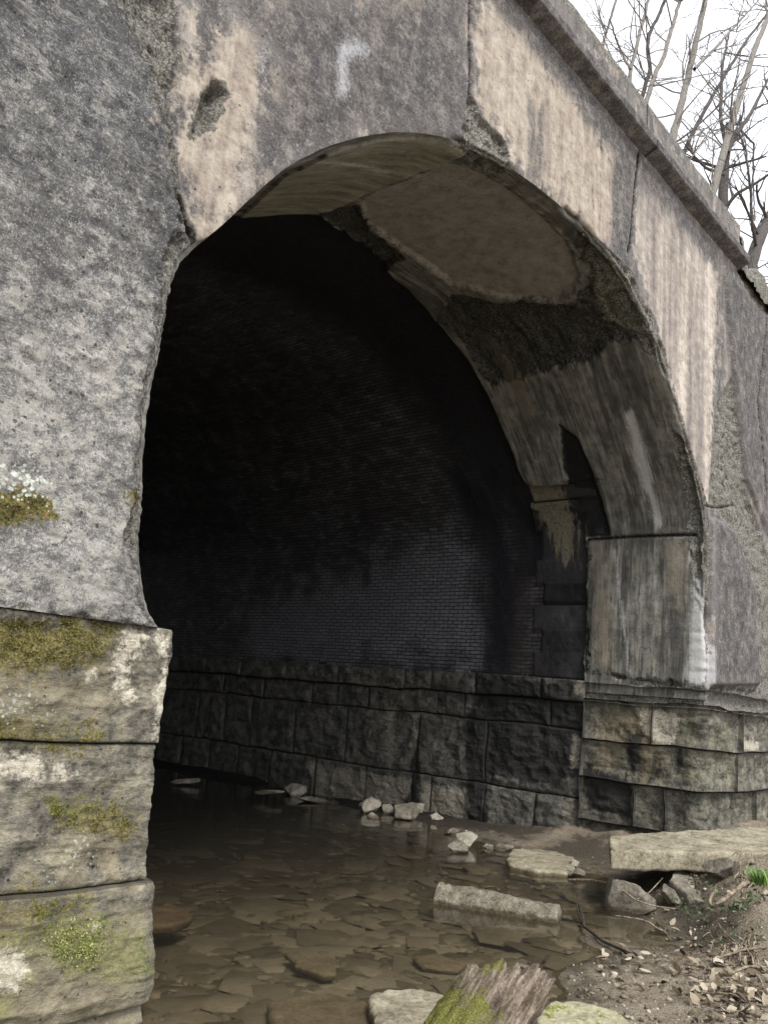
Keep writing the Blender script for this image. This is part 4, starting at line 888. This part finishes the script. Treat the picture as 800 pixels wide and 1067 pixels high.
tag(rock('pale_stone', at(500, 1028, 2, .08), (.20, .14, .14), M_pale, 51, .4, cuts=10, round_=.3), 'small whitish stone tucked behind the mossy log', 'rock')
tag(prism('flat_stone', G([(560, 1060), (575, 1046), (610, 1046), (640, 1054), (668, 1075), (640, 1110), (570, 1110)], .10), .11, .10, mat_rock('mossy_flat_rock', (.22, .20, .12), (.38, .36, .24), (.54, .51, .38), .9, mossy=(.50, .62)), .02, .02, .03, 13),
    'yellowish flat rock at the bottom edge right of the mossy log', 'rock')
tag(prism('drowned_slab', G([(280, 1046), (300, 1038), (340, 1034), (382, 1044), (386, 1070), (370, 1110), (290, 1110)], -.03), -.025, .08, M_wetst, .006, .02, .02, 15), 'large brown slab under shallow water left of the grey flat stone', 'slab')
tag(prism('drowned_slab', G([(308, 1002), (349, 990), (351, 1012), (338, 1013)], -.02), -.03, .035, M_wetst, .004, .015, .012, 17), 'triangular brown slab just under the water in midstream', 'slab')
tag(prism('drowned_slab', G([(296, 991), (312, 990), (322, 1000), (312, 1003)], -.03), -.035, .03, M_wetst, .004, .012, .012, 18), 'small dark slab touching the triangular drowned slab', 'slab')
tag(prism('drowned_slab', G([(150, 948), (175, 940), (198, 948), (201, 955), (182, 963), (150, 962)], -.01), -.012, .06, mat_rock('reddish_slab', (.09, .065, .045), (.16, .12, .085), (.22, .17, .125), .6, wetline=False), .006, .02, .02, 19), 'reddish brown slab beside the near pier', 'slab')
tag(prism('drowned_slab', G([(430, 995), (455, 992), (485, 1003), (478, 1010), (440, 1005)], -.04), -.045, .03, M_wetst, .004, .015, .012, 20), 'dark flat slab under water between the column fragment and the log', 'slab')

# fallen stones along the tunnel wall
wl = [(308, 829, .62, .40, .26, M_pale, 'largest whitish rock at the foot of the tunnel wall'), (329, 840, .60, .30, .10, M_rock, 'flat grey stone in the shallows right of the largest whitish rock'),
      (281, 826, .45, .26, .08, M_rock, 'low dim stone left of the largest whitish rock'), (383, 846, .42, .34, .30, M_pale, 'upright pale stone leaning at the foot of the tunnel wall'), (388, 852, .20, .15, .10, M_pale, 'small white stone in front of the upright pale stone'),
      (404, 847, .30, .24, .16, M_pale, 'rounded pale stone right of the upright pale stone'), (424, 852, .55, .4, .22, M_rock, 'dark grey rock against the wall among the pale stones'), (436, 848, .22, .2, .2, M_pale, 'small white stone on top of the dark grey rock'),
      (452, 853, .26, .2, .12, M_pale, 'small pale stone right of the dark grey rock'), (486, 876, .42, .30, .18, M_pale, 'pale split rock on the dark shore near the slab'), (478, 882, .40, .25, .10, M_rock, 'dark stone under the pale split rock'),
      (508, 884, .16, .12, .08, M_pale, 'pebble right of the pale split rock'), (522, 886, .28, .2, .12, M_rock, 'dark stone touching the left end of the flat slab'), (197, 815, .55, .3, .10, M_pale, 'lone pale stone deep in the tunnel'),
      (597, 903, .14, .12, .10, M_pale, 'upper white pebble at the right end of the flat slab'), (602, 912, .16, .12, .10, M_rock, 'grey pebble at the right end of the flat slab'), (594, 911, .11, .10, .08, M_pale, 'lower white pebble at the right end of the flat slab'), (470, 868, .35, .2, .1, M_rock, 'dim flat stone at the shoreline before the wall')]
for k, (x, y, sx, sy, sz, m, lab) in enumerate(wl):
    p = gz(x, y); p[2] = max(p[2], 0) + sz * .22
    tag(rock('fallen_stone', p, (sx, sy, sz), m, 60 + k, random.uniform(-1, 1.5), (random.uniform(-.25, .25), random.uniform(-.25, .25)), cuts=13, round_=.3, n=22), lab, 'rock', 'fallen stones along the shore')

# ---- mossy broken log in the foreground
s = N('mossy_rotten_wood')
uv_ = s.tc.outputs['UV']; gr_ = s.noise(9, 6, .7, s.scale((.5, 5, 1), uv_)); fn = s.noise(60, 5, .7); md = s.noise(9, 5, .6)
cc = s.ramp(s.math('MULTIPLY_ADD', gr_, .7, s.math('MULTIPLY', fn, .3)), [(.28, (.03, .022, .018)), (.44, (.12, .092, .068)), (.56, (.24, .195, .15)), (.74, (.46, .40, .32))])
cc = s.mix(s.sdmask('moss', s.math('MULTIPLY_ADD', md, .6, s.math('MULTIPLY', fn, .4)), 1.0, .07), cc, s.ramp(s.noise(130, 4, .75), [(.30, (.05, .05, .012)), (.52, (.15, .15, .035)), (.72, (.32, .31, .11))]))
M_log = s.finish(cc, .9, s.bump(s.math('ADD', s.math('MULTIPLY', gr_, 1.4), fn), .9, .02), .2)
tip = at(548, 990, 2, .30); base = at(470, 1120, 2, -.10); axv = tip - base; Ll = np.linalg.norm(axv); axv /= Ll
sid = np.cross(axv, [0, 0, 1]); sid /= np.linalg.norm(sid); upv = np.cross(sid, axv)
nu, na = 170, 150; uu = np.linspace(0, 1, nu); aa = np.linspace(0, 2 * np.pi, na, endpoint=False); Ug, Ag = np.meshgrid(uu, aa, indexing='ij')
cyc = np.stack([np.cos(Ag) * 2.2, np.sin(Ag) * 2.2, Ug * .9], -1)
rad = .20 * (1 + .10 * fbm(cyc, .8, 4, .6, 81) + .17 * ridged(cyc * np.array([1, 1, .35]), 2.6, 5, 83))
lenv = 1.0 - .34 * (.5 + .5 * fbm(np.stack([np.cos(Ag) * 3, np.sin(Ag) * 3, Ag * 0], -1), 1.6, 4, .75, 85)) - .34 * (.5 - .5 * np.cos(Ag + .3)) ** .8
lenv = lenv + .03 * fbm(np.stack([np.cos(Ag) * 9, np.sin(Ag) * 9, Ag * 0], -1), 1, 3, .7, 88)
t_ = Ug * lenv; close = np.clip((1 - Ug) / .05, 0, 1) ** .6; rad = rad * (close * .9 + .1 * close)
V = base + axv * (t_ * Ll)[..., None] + (sid * np.cos(Ag)[..., None] * 1.15 + upv * np.sin(Ag)[..., None]) * rad[..., None]
V += .004 * fbm(V, 40, 3, .6, 87)[..., None]
i = np.arange(nu * na).reshape(nu, na); j = np.roll(i, -1, 1); Fc = np.stack([i[:-1], j[:-1], j[1:], i[1:]], -1).reshape(-1, 4)
mossA = np.clip(-.28 * np.cos(Ag - .2) + .7 * (.60 - Ug) - .02, -.5, .30); mossA = np.maximum(mossA, .10 - 1.6 * np.hypot(Ug - .93, (Ag - 1.6) * .35))
tag(mesh_obj('broken_log', V.reshape(-1, 3), Fc, M_log, None, {'moss': mossA.ravel()}, np.stack([(t_ * Ll).ravel(), (Ag / 6.283).ravel()], 1)), 'rotten purplish brown log end covered in bright moss in the foreground', 'log')

# ------------------------------------------------------------------ twigs and roots
def tube(pts, r0, r1, seg=7, wob=0.0, seed=0):
    p = np.array(pts, float); s_ = np.concatenate([[0], np.cumsum(np.linalg.norm(np.diff(p, axis=0), axis=1))]); n = max(4, int(s_[-1] / max(.02, r0 * 1.5))); n = min(n, 60)
    u = np.linspace(0, s_[-1], n); c_ = np.stack([np.interp(u, s_, p[:, k]) for k in range(3)], 1)
    if len(p) > 2 and n > 8:
        k_ = np.hanning(5); k_ /= k_.sum(); c2 = np.stack([np.convolve(np.pad(c_[:, k], 2, mode='reflect', reflect_type='odd'), k_, 'valid') for k in range(3)], 1); c_ = c2
    if wob: c_ = c_ + wob * np.stack([fbm(c_, 4, 3, .6, seed), fbm(c_, 4, 3, .6, seed + 3), fbm(c_, 4, 3, .6, seed + 6)], 1)
    t = np.gradient(c_, axis=0); t /= np.linalg.norm(t, axis=1)[:, None] + 1e-9
    ref = np.array([.3, .2, .93]); a = np.cross(t, ref); a /= np.linalg.norm(a, axis=1)[:, None] + 1e-9; b = np.cross(t, a)
    ang = np.linspace(0, 2 * np.pi, seg, endpoint=False); r = np.linspace(r0, r1, n)[:, None, None]
    V = c_[:, None] + (a[:, None] * np.cos(ang)[None, :, None] + b[:, None] * np.sin(ang)[None, :, None]) * r
    i = np.arange(n * seg).reshape(n, seg); j = np.roll(i, -1, 1); return V.reshape(-1, 3), np.stack([i[:-1], j[:-1], j[1:], i[1:]], -1).reshape(-1, 4)
def tubes(name, lst, mat, parent=None):
    Vs, Fs, off = [], [], 0
    for a in lst:
        V, Fc = tube(*a[:-1], **a[-1]) if isinstance(a[-1], dict) else tube(*a); Vs.append(V); Fs.append(Fc + off); off += len(V)
    return mesh_obj(name, np.concatenate(Vs), np.concatenate(Fs), mat, parent)
def gp(px, py, lift): p = gz(px, py); p = p.copy(); p[2] = max(p[2], 0) + lift; return p
tag(tubes('curved_twig', [([at(592, 917, 2, .05), at(615, 917, 2, .12), at(640, 922, 2, .2), at(662, 938, 2, .16), at(680, 944, 2, .14), at(703, 947, 2, .13)], .014, .006), ([at(662, 938, 2, .16), at(676, 930, 2, .24), at(690, 915, 2, .35)], .007, .003)], M_dead),
    'thin pale curved twig arching over the boulder', 'twig')
tag(tubes('fallen_branch', [([gp(603, 962, .04), gp(608, 974, .04), gp(628, 984, .02), gp(645, 993, .03), gp(659, 1001, .02)], .016, .009), ([gp(608, 974, .03), gp(600, 966, .06), gp(601, 958, .12)], .009, .004), ([gp(645, 993, .03), gp(652, 999, .05), gp(668, 1002, .03)], .008, .004)], M_darkw),
    'dark wet branch lying on the muddy bar at the pool edge', 'branch')
tag(tubes('forked_root', [([at(779, 918, 2, .5), at(765, 928, 2, .42), at(750, 940, 2, .34), at(741, 946, 2, .28), at(738, 938, 2, .32), at(745, 928, 2, .40)], .022, .013)], M_dead), 'thick bleached root looping out of the bank', 'root')
def bunch(seed, n, cxp, cyp, sx, sy, L0, L1, lift=.05, r=.006):
    r_ = random.Random(seed); out_ = []
    for _ in range(n):
        x, y = r_.gauss(cxp, sx), r_.gauss(cyp, sy); p = gp(x, y, 0); an = r_.uniform(-.5, .9); l = r_.uniform(L0, L1)
        q_ = [p + np.array([math.cos(an) * t * l, math.sin(an) * t * l * .7, lift * math.sin(t * 2.6) + r_.uniform(-.01, .03)]) for t in (0, .25, .5, .75, 1)]
        out_.append((q_, r * r_.uniform(.6, 1.5), r * .4, dict(wob=.05, seed=r_.randint(0, 99))))
    return out_
tag(tubes('dry_roots', bunch(5, 16, 788, 928, 14, 12, .2, .5, .14), M_dead), 'tangle of bare dry roots hanging below the grass tuft', 'roots', kind='stuff')
tag(tubes('brush_pile', bunch(9, 18, 775, 1000, 20, 12, .3, .7, .05), M_dead), 'heap of thin dead sticks at the right bottom of the bank', 'sticks', kind='stuff')
tag(tubes('thin_sticks', bunch(15, 10, 695, 925, 14, 10, .2, .45, .12, .005), M_darkw), 'thin dark sticks caught between boulder and tilted stone', 'sticks', kind='stuff')
for k, (x0_, y0_, x1_, y1_, lb) in enumerate([(744, 1004, 810, 996, 'straight grey stick lying below the dry roots'), (756, 1020, 806, 1010, 'second thin stick just above the bottom corner leaves'), (694, 975, 640, 968, 'pale stick along the far edge of the mud bar'), (735, 1040, 800, 1052, 'lowest thin stick in the leaf litter')]):
    tag(tubes('dead_stick', [([gp(x0_, y0_, .03), gp((x0_ + x1_) / 2, (y0_ + y1_) / 2, .06), gp(x1_, y1_, .03)], .010, .005, dict(wob=.05, seed=k))], M_dead), lb, 'stick', 'loose sticks on the bank')
tag(rock('wood_chip', gp(583 + 165, 1003, .02), (.22, .07, .04), mat_rock('bleached_wood', (.34, .30, .22), (.55, .50, .40), (.7, .65, .54), .9, 2, wetline=False), 91, .3, n=12), 'bleached wood chip on the soil beside the pool end', 'wood chip')
tag(rock('terracotta_shard', gp(731, 974, .02), (.14, .10, .04), mat_rock('orange_clay', (.22, .10, .05), (.40, .22, .13), (.50, .32, .21), .9, 2, wetline=False), 93, .3, n=12, cuts=14, round_=.1), 'orange clay shard on the bank slope', 'shard')

# ------------------------------------------------------------------ countless small stuff
def scatter(name, n, gen, mat, seed):
    r = np.random.default_rng(seed); Vs, Fs, off = [], [], 0
    for _ in range(n):
        g = gen(r)
        if g is None: continue
        V, Fc = g; Vs.append(V); Fs.append(Fc + off); off += len(V)
    o = mesh_obj(name, np.concatenate(Vs), np.concatenate(Fs), mat, None, None, None, False); return o
def flat_poly(r, x, y, z, rr, th):
    k = r.integers(4, 7); an = np.sort(r.uniform(0, 2 * np.pi, k)) ; an = np.linspace(0, 2 * np.pi, k, endpoint=False) + r.uniform(-.35, .35, k)
    rad = rr * r.uniform(.6, 1.15, k); o = r.uniform(0, 3); st = r.uniform(.45, .95)
    P = np.stack([np.cos(an) * rad, np.sin(an) * rad * st], 1) @ np.array([[math.cos(o), math.sin(o)], [-math.sin(o), math.cos(o)]])
    tl = r.uniform(-.06, .06, 2); zt = z + P @ tl
    T = np.column_stack([x + P[:, 0], y + P[:, 1], zt]); Bt = T.copy(); Bt[:, :2] = [x, y] + P * 1.08; Bt[:, 2] -= th; Cc = np.array([[x, y, z + th * .1]])
    V = np.vstack([T, Bt, Cc]); Fq = []
    for a in range(k):
        b = (a + 1) % k; Fq += [(a, b, 2 * k), (a, k + a, k + b), (a, k + b, b)]
    return V, np.array(Fq)
def bedstone(r):
    px_, py_ = r.uniform(150, 640), 830 + 240 * r.random() ** .8
    p = at(px_, py_, 2, -.1); x, y = p[0] , p[1]; z = float(ground_z(x, y, False))
    if z > -.015: return None
    if x < 2.85 and y > 3.9: return None
    rr = r.uniform(.02, .10) if r.random() < .66 else r.uniform(.12, .36)
    return flat_poly(r, x, y, min(z + r.uniform(.0, .03), -.012), rr, r.uniform(.006, .02))
M_bed = N('drowned_shale'); s = M_bed
v_ = s.math('ADD', s.math('MULTIPLY', s.geo.outputs['Random Per Island'], .28), s.math('MULTIPLY', s.math('ADD', s.math('MULTIPLY', s.noise(30, 7, .75), .5), s.math('MULTIPLY', s.noise(2.2, 5, .6), .5)), .72))
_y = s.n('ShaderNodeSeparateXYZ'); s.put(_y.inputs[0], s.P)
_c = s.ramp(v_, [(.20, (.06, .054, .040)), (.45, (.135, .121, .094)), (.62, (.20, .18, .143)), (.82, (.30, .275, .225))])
M_bed = s.finish(s.mix(s.mr(_y.outputs[1], 4.2, 8.0, 0, .8), _c, (.02, .018, .015)), .6, s.bump(s.noise(40, 5), .5, .01), .3)  # shale colour also darkens inward, painting the tunnel's shade
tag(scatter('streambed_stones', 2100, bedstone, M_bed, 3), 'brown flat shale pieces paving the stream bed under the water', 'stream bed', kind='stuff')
def pebble(r):
    if r.random() < .65: px_, py_ = r.uniform(590, 800), r.uniform(960, 1067)
    elif r.random() < .5: px_, py_ = r.uniform(440, 640), r.uniform(862, 915)
    else: px_, py_ = r.uniform(640, 800), r.uniform(900, 1000)
    p = gz(px_, py_);
    if p[2] < -.03 or p[1] > 5.6 and p[0] > 10.6: return None
    sz = .004 + .020 * r.random() ** 6
    V, Fc = cube_sphere(3); V = V / np.linalg.norm(V, axis=1)[:, None]; V = V * r.uniform(.5, 1.2, 3) * sz * (1 + .25 * r.normal(size=(len(V), 1)))
    V[:, 2] *= .7; V = V + [p[0], p[1], float(ground_z(p[0], p[1])) + sz * .2]; Fc = np.concatenate([Fc[:, [0, 1, 2]], Fc[:, [0, 2, 3]]]); return V, Fc
M_peb = mat_simple('mixed_pebbles', [(.1, (.09, .075, .055)), (.45, (.18, .15, .11)), (.75, (.28, .245, .19)), (.95, (.46, .42, .35))], 30, island=.8)
tag(scatter('bank_gravel', 1900, pebble, M_peb, 5), 'loose gravel strewn over the muddy bank', 'gravel', kind='stuff')
def leaf(r):
    c_ = r.random()
    if c_ < .5: px_, py_ = r.normal(765, 26), r.normal(1035, 18)
    elif c_ < .8: px_, py_ = 620 + 180 * r.random(), 985 + r.normal(10, 12) + 25 * r.random()
    else: px_, py_ = r.uniform(690, 800), r.uniform(900, 1000)
    if px_ > 830 or py_ > 1090: return None
    p = gz(px_, py_)
    if p[2] < .0: return None
    L_ = r.uniform(.018, .05); w_ = L_ * r.uniform(.3, .55); bend = r.uniform(-.4, .6) * L_
    P = np.array([[-L_, 0, 0], [-.4 * L_, -w_, bend * .4], [.4 * L_, -w_ * .8, bend * .5], [L_, 0, 0], [.4 * L_, w_ * .8, bend * .5 + .1 * w_], [-.4 * L_, w_, bend * .4], [0, 0, bend * .2]])
    ax = r.normal(size=3) * .5; ax[2] = r.uniform(-3, 3)
    from mathutils import Euler
    Rm = np.array(Euler(ax).to_matrix()); P = P @ Rm.T + [p[0], p[1], float(ground_z(p[0], p[1])) + .015 + r.uniform(0, .02)]
    return P, np.array([(0, 1, 6), (1, 2, 6), (2, 3, 6), (3, 4, 6), (4, 5, 6), (5, 0, 6)])
M_leaf = mat_simple('dead_leaves', [(.15, (.10, .075, .05)), (.4, (.22, .175, .12)), (.65, (.30, .25, .18)), (.9, (.40, .35, .27))], 40, island=.8)
tag(scatter('leaf_litter', 420, leaf, M_leaf, 8), 'pale dead leaves littering the right bank', 'leaf litter', kind='stuff')

# ------------------------------------------------------------------ small plants
def blade_tuft(name, root, n, h, spread, mat, seed, droop=.5, wd=.006):
    r = random.Random(seed); Vs, Fs, off = [], [], 0
    for _ in range(n):
        a = r.uniform(0, 6.28); rr = spread * math.sqrt(r.random()) * .5; b = np.array([math.cos(a) * rr, math.sin(a) * rr, 0]) + root; l = h * r.uniform(.5, 1.1); d_ = np.array([math.cos(a), math.sin(a), 0]); sd2 = np.array([-math.sin(a), math.cos(a), 0])
        k_ = [b + d_ * (droop * l * t * t) + np.array([0, 0, l * (t - .35 * droop * t * t)]) for t in (0, .35, .7, 1)]
        ww = [wd, wd, wd * .7, wd * .1]; V = []
        for p, w_ in zip(k_, ww): V += [p - sd2 * w_, p + sd2 * w_]
        Vs.append(np.array(V)); Fs.append(np.array([(0, 1, 3, 2), (2, 3, 5, 4), (4, 5, 7, 6)]) + off); off += 8
    return mesh_obj(name, np.concatenate(Vs), np.concatenate(Fs), mat, None, None, None, False)
M_grass = mat_simple('fresh_grass', [(.2, (.05, .12, .02)), (.6, (.13, .28, .04)), (.9, (.28, .42, .10))], 30, .6, island=.7)
M_herb = mat_simple('dusty_green_leaves', [(.2, (.03, .06, .02)), (.6, (.09, .14, .06)), (.9, (.20, .26, .15))], 30, .7, island=.7)
M_mossp = mat_simple('bright_moss', [(.2, (.10, .12, .015)), (.6, (.26, .30, .06)), (.9, (.48, .52, .24))], 50, .9, island=.6)
tag(blade_tuft('grass_tuft', gp(800, 922, .0), 150, .14, .35, M_grass, 3), 'bright green grass tuft on top of the bank at the right edge', 'grass tuft')
def herb(name, ctr_list, n, mat, sz, seed, normal=None, hgt=.10):
    r = random.Random(seed); Vs, Fs, off = [], [], 0
    for c_, sp2 in ctr_list:
        for _ in range(n):
            o3 = np.array([r.gauss(0, 1), r.gauss(0, 1), r.gauss(0, 1)]) * sp2; p = np.array(c_) + o3
            if normal is None: p[2] = max(p[2], float(ground_z(p[0], p[1]))) + r.random() * hgt
            a = np.array([r.gauss(0, 1) for _ in range(3)]); a /= np.linalg.norm(a); b = np.cross(a, [r.gauss(0, 1) for _ in range(3)]); b /= np.linalg.norm(b); s1 = sz * r.uniform(.6, 1.3)
            Vs.append(np.array([p - a * s1, p - b * s1 * .45, p + a * s1, p + b * s1 * .45])); Fs.append(np.array([(0, 1, 2, 3)]) + off); off += 4
    VV = np.concatenate(Vs)
    if normal is not None: VV = stick(VV)
    return mesh_obj(name, VV, np.concatenate(Fs), mat, None, None, None, False)
tag(herb('creeping_plant', [(gp(x, y, .03), np.array([.08, .08, .01])) for x, y in ((765, 962), (775, 972), (781, 966), (770, 985), (757, 958))], 26, M_herb, .022, 4), 'creeping green leafy plant on the slope below the roots', 'plant', kind='stuff')
tag(herb('creeping_plant', [(gp(x, y, .03), np.array([.08, .08, .01])) for x, y in ((716, 955), (728, 965), (735, 948), (722, 940))], 22, M_herb, .020, 6), 'small dusty green plant right of the boulder and pool', 'plant', kind='stuff')
def surf_y(objs):
    P = []
    for o_ in objs:
        a_ = np.zeros(len(o_.data.vertices) * 3, dtype=np.float32); o_.data.vertices.foreach_get('co', a_); a_ = a_.reshape(-1, 3); P.append(a_[(a_[:, 0] < 3.1) & (a_[:, 0] > 1.2) & (a_[:, 1] < YF + .06) & (a_[:, 2] < 4)])
    return np.concatenate(P)
SUR = surf_y([o_ for o_ in bpy.data.objects if o_.name.startswith('stone_block') or o_.name.startswith('facade_wall')])
def stick(V):
    for k in range(0, len(V), 4):
        c_ = V[k:k + 4].mean(0); j_ = np.argmin((SUR[:, 0] - c_[0]) ** 2 + (SUR[:, 2] - c_[2]) ** 2); V[k:k + 4, 1] += SUR[j_, 1] - .006 - c_[1]
    return V
mp = [(at(x, y, 1, YF - .055), np.array([.035, .0, .03])) for x, y in ((70, 975), (82, 985), (64, 990), (92, 978), (75, 1000), (86, 998), (100, 970), (58, 980), (78, 966), (95, 992))]
tag(herb('moss_clump', mp, 90, M_mossp, .007, 8, normal=1), 'bright yellow green moss clump growing on the lowest pier block', 'moss', kind='stuff')
mp = [(at(x, y, 1, YF - .07), np.array([.03, .0, .012])) for x, y in ((5, 528), (20, 530), (35, 526), (44, 522), (12, 538), (-8, 530))]
tag(herb('moss_clump', mp, 60, mat_simple('rusty_moss', [(.2, (.04, .045, .012)), (.55, (.12, .12, .035)), (.9, (.20, .11, .06))], 40, island=.8), .006, 9, normal=1), 'rusty olive moss patch on the grey concrete above the pier', 'moss', kind='stuff')

rr_ = random.Random(44)
mp = [(at(rr_.uniform(-15, 118), 648 + 44 * rr_.random() ** 1.6, 1, YF), np.array([.022, .0, .014])) for _ in range(46)] + [(at(rr_.uniform(55, 138), rr_.uniform(836, 868), 1, YF), np.array([.016, .0, .012])) for _ in range(12)]
tag(herb('moss_clump', mp, 42, mat_simple('olive_moss', [(.2, (.045, .040, .010)), (.55, (.14, .12, .03)), (.9, (.27, .24, .07))], 40, island=.8), .0055, 12, normal=1), 'olive brown moss cushion along the top of the upper pier block', 'moss', kind='stuff')

# ------------------------------------------------------------------ bare trees behind the parapet
M_bark = mat_simple('grey_bark', [(.3, (.11, .10, .095)), (.55, (.21, .195, .175)), (.8, (.32, .30, .27))], 14, .9, (3, 3, .6), .02)
M_barkd = mat_simple('dark_bark', [(.3, (.04, .036, .034)), (.6, (.10, .09, .085)), (.8, (.17, .155, .14))], 14, .9, (3, 3, .6), .02)
def tree(name, px_pts, Yd, r0, r1, mat, seed, label, forks=(), twigs=1.0):
    r = random.Random(seed); top = [at(x, y, 1, Yd) for x, y in px_pts]
    for k, p in enumerate(top): p[1] += r.uniform(-.15, .15) * (k > 0)
    b = top[0].copy(); dz = b[2] - 8.2; dirn = (top[0] - top[1]); base_ = np.array([b[0] - .12 * dz * (1 if r.random() < .5 else -.4), Yd + .1, 8.2])
    root = empty(name, tuple(base_)); tag(root, label, 'tree', 'bare trees behind the parapet')
    trunk = [base_, base_ * .6 + b * .4 + np.array([r.uniform(-.2, .2), 0, 0]), b] + top[1:]
    tl = [(trunk, r0 * 1.5, r1, dict(seg=9, wob=.10, seed=seed)) if False else (trunk, r0 * 1.6, r1 * 1.25, 9, .035, seed)]
    V, Fc = tube(*tl[0]); o = mesh_obj('trunk', V, Fc, mat); adopt(o, root)
    br = []
    def grow(p, d_, l, rad, lev):
        n = 4; pts = [p]; dd = d_.copy()
        for _ in range(n): dd = dd + np.array([r.gauss(0, .16), r.gauss(0, .16), r.gauss(.03, .12)]); dd /= np.linalg.norm(dd); pts.append(pts[-1] + dd * l / n)
        br.append((pts, rad * 1.2, rad * .5, 6 if rad > .03 else 4, 0.0, 0))
        if lev > 0:
            for _ in range(r.choice([2, 2, 3])):
                k = r.randint(1, n); nd = dd + np.array([r.gauss(0, .6), r.gauss(0, .6), r.gauss(.1, .45)]); nd /= np.linalg.norm(nd); grow(pts[k], nd, l * r.uniform(.4, .7), rad * .5, lev - 1)
    for fk in forks:
        pts = [at(x, y, 1, Yd + r.uniform(-.3, .3)) for x, y in fk[0]]; br.append((pts, fk[1], fk[1] * .45, 8, .03, seed))
        for p, q_ in zip(pts, pts[1:]):
            for _ in range(int(3 * twigs + r.random())):
                t = r.random(); nd = (q_ - p) / np.linalg.norm(q_ - p) + np.array([r.gauss(0, .6), r.gauss(0, .6), r.gauss(.2, .5)]); nd /= np.linalg.norm(nd); grow(p + (q_ - p) * t, nd, r.uniform(.9, 2.2), fk[1] * .35, 2)
    seq = trunk[2:]
    for p, q_ in zip(seq, seq[1:]):
        for _ in range(int(3 * twigs + r.random())):
            t = r.random(); nd = np.array([r.gauss(0, 1), r.gauss(0, .7), r.gauss(.9, .4)]); nd /= np.linalg.norm(nd); grow(p + (q_ - p) * t, nd, r.uniform(1.0, 2.8), r1 * .45, 2)
    # crown above the frame
    for _ in range(0 if forks and top[-1][2] < 23 else 8):
        nd = np.array([r.gauss(0, .6), r.gauss(0, .6), 1.0]); nd /= np.linalg.norm(nd); grow(top[-1], nd, r.uniform(2, 4), r1 * .6, 2)
    o = tubes('crown', br, mat); adopt(o, root); return root
tree('bare_tree', [(696, 158), (708, 118), (722, 75), (734, 0)], 8.0, .085, .06, M_bark, 11, 'pale straight tree, thickest of the leaning stems in the middle of the sky gap', [([(723, 72), (745, 50), (770, 22), (790, 0)], .05)])
tree('bare_tree', [(738, 216), (757, 150), (772, 99), (783, 51), (802, 5)], 8.6, .10, .06, M_bark, 12, 'pale leaning tree crossing in front of the dark trunk', [([(772, 99), (757, 115), (735, 145), (712, 175)], .03)], .8)
tree('bare_tree', [(752, 236), (755, 190), (757, 158)], 9.5, .14, .13, M_barkd, 13, 'dark thick knobbly tree with forking limbs near the parapet end',
     [([(757, 158), (770, 135), (782, 118), (800, 82), (815, 60)], .09), ([(757, 158), (750, 120), (752, 70), (760, 30)], .07), ([(754, 182), (735, 175), (722, 162), (716, 140)], .06), ([(770, 135), (785, 150), (784, 190), (786, 230)], .05)])
tree('bare_tree', [(669, 120), (681, 85), (692, 60), (713, 0)], 7.4, .05, .035, M_bark, 14, 'slender grey tree leaning right, left of the straight pale tree', [], .7)
tree('bare_tree', [(665, 112), (671, 75), (676, 40), (690, 0)], 7.8, .05, .03, M_barkd, 15, 'thin dark tree beside the slender leaning grey one', [], .8)
tree('bare_tree', [(655, 100), (656, 72), (664, 40), (674, 0)], 7.6, .045, .03, M_bark, 16, 'thin tree with a forked stem at the left side of the sky gap', [([(656, 72), (645, 50), (635, 20)], .03)], .8)
tree('bare_tree', [(782, 279), (790, 258), (806, 225), (830, 180)], 6.8, .13, .10, M_barkd, 17, 'rightmost tree rising over the broken parapet', [([(788, 262), (783, 235), (782, 200), (776, 155), (770, 140)], .05)], .8)
tree('bare_tree', [(624, 62), (632, 35), (640, 0)], 9.0, .035, .025, M_bark, 18, 'faint leftmost sapling over the parapet', [([(632, 35), (622, 10)], .02)], .6)
tree('bare_tree', [(706, 172), (722, 140), (748, 90), (775, 45), (800, 12)], 10.5, .06, .04, M_barkd, 19, 'far dark stem slanting right behind the pale trees', [], .9)
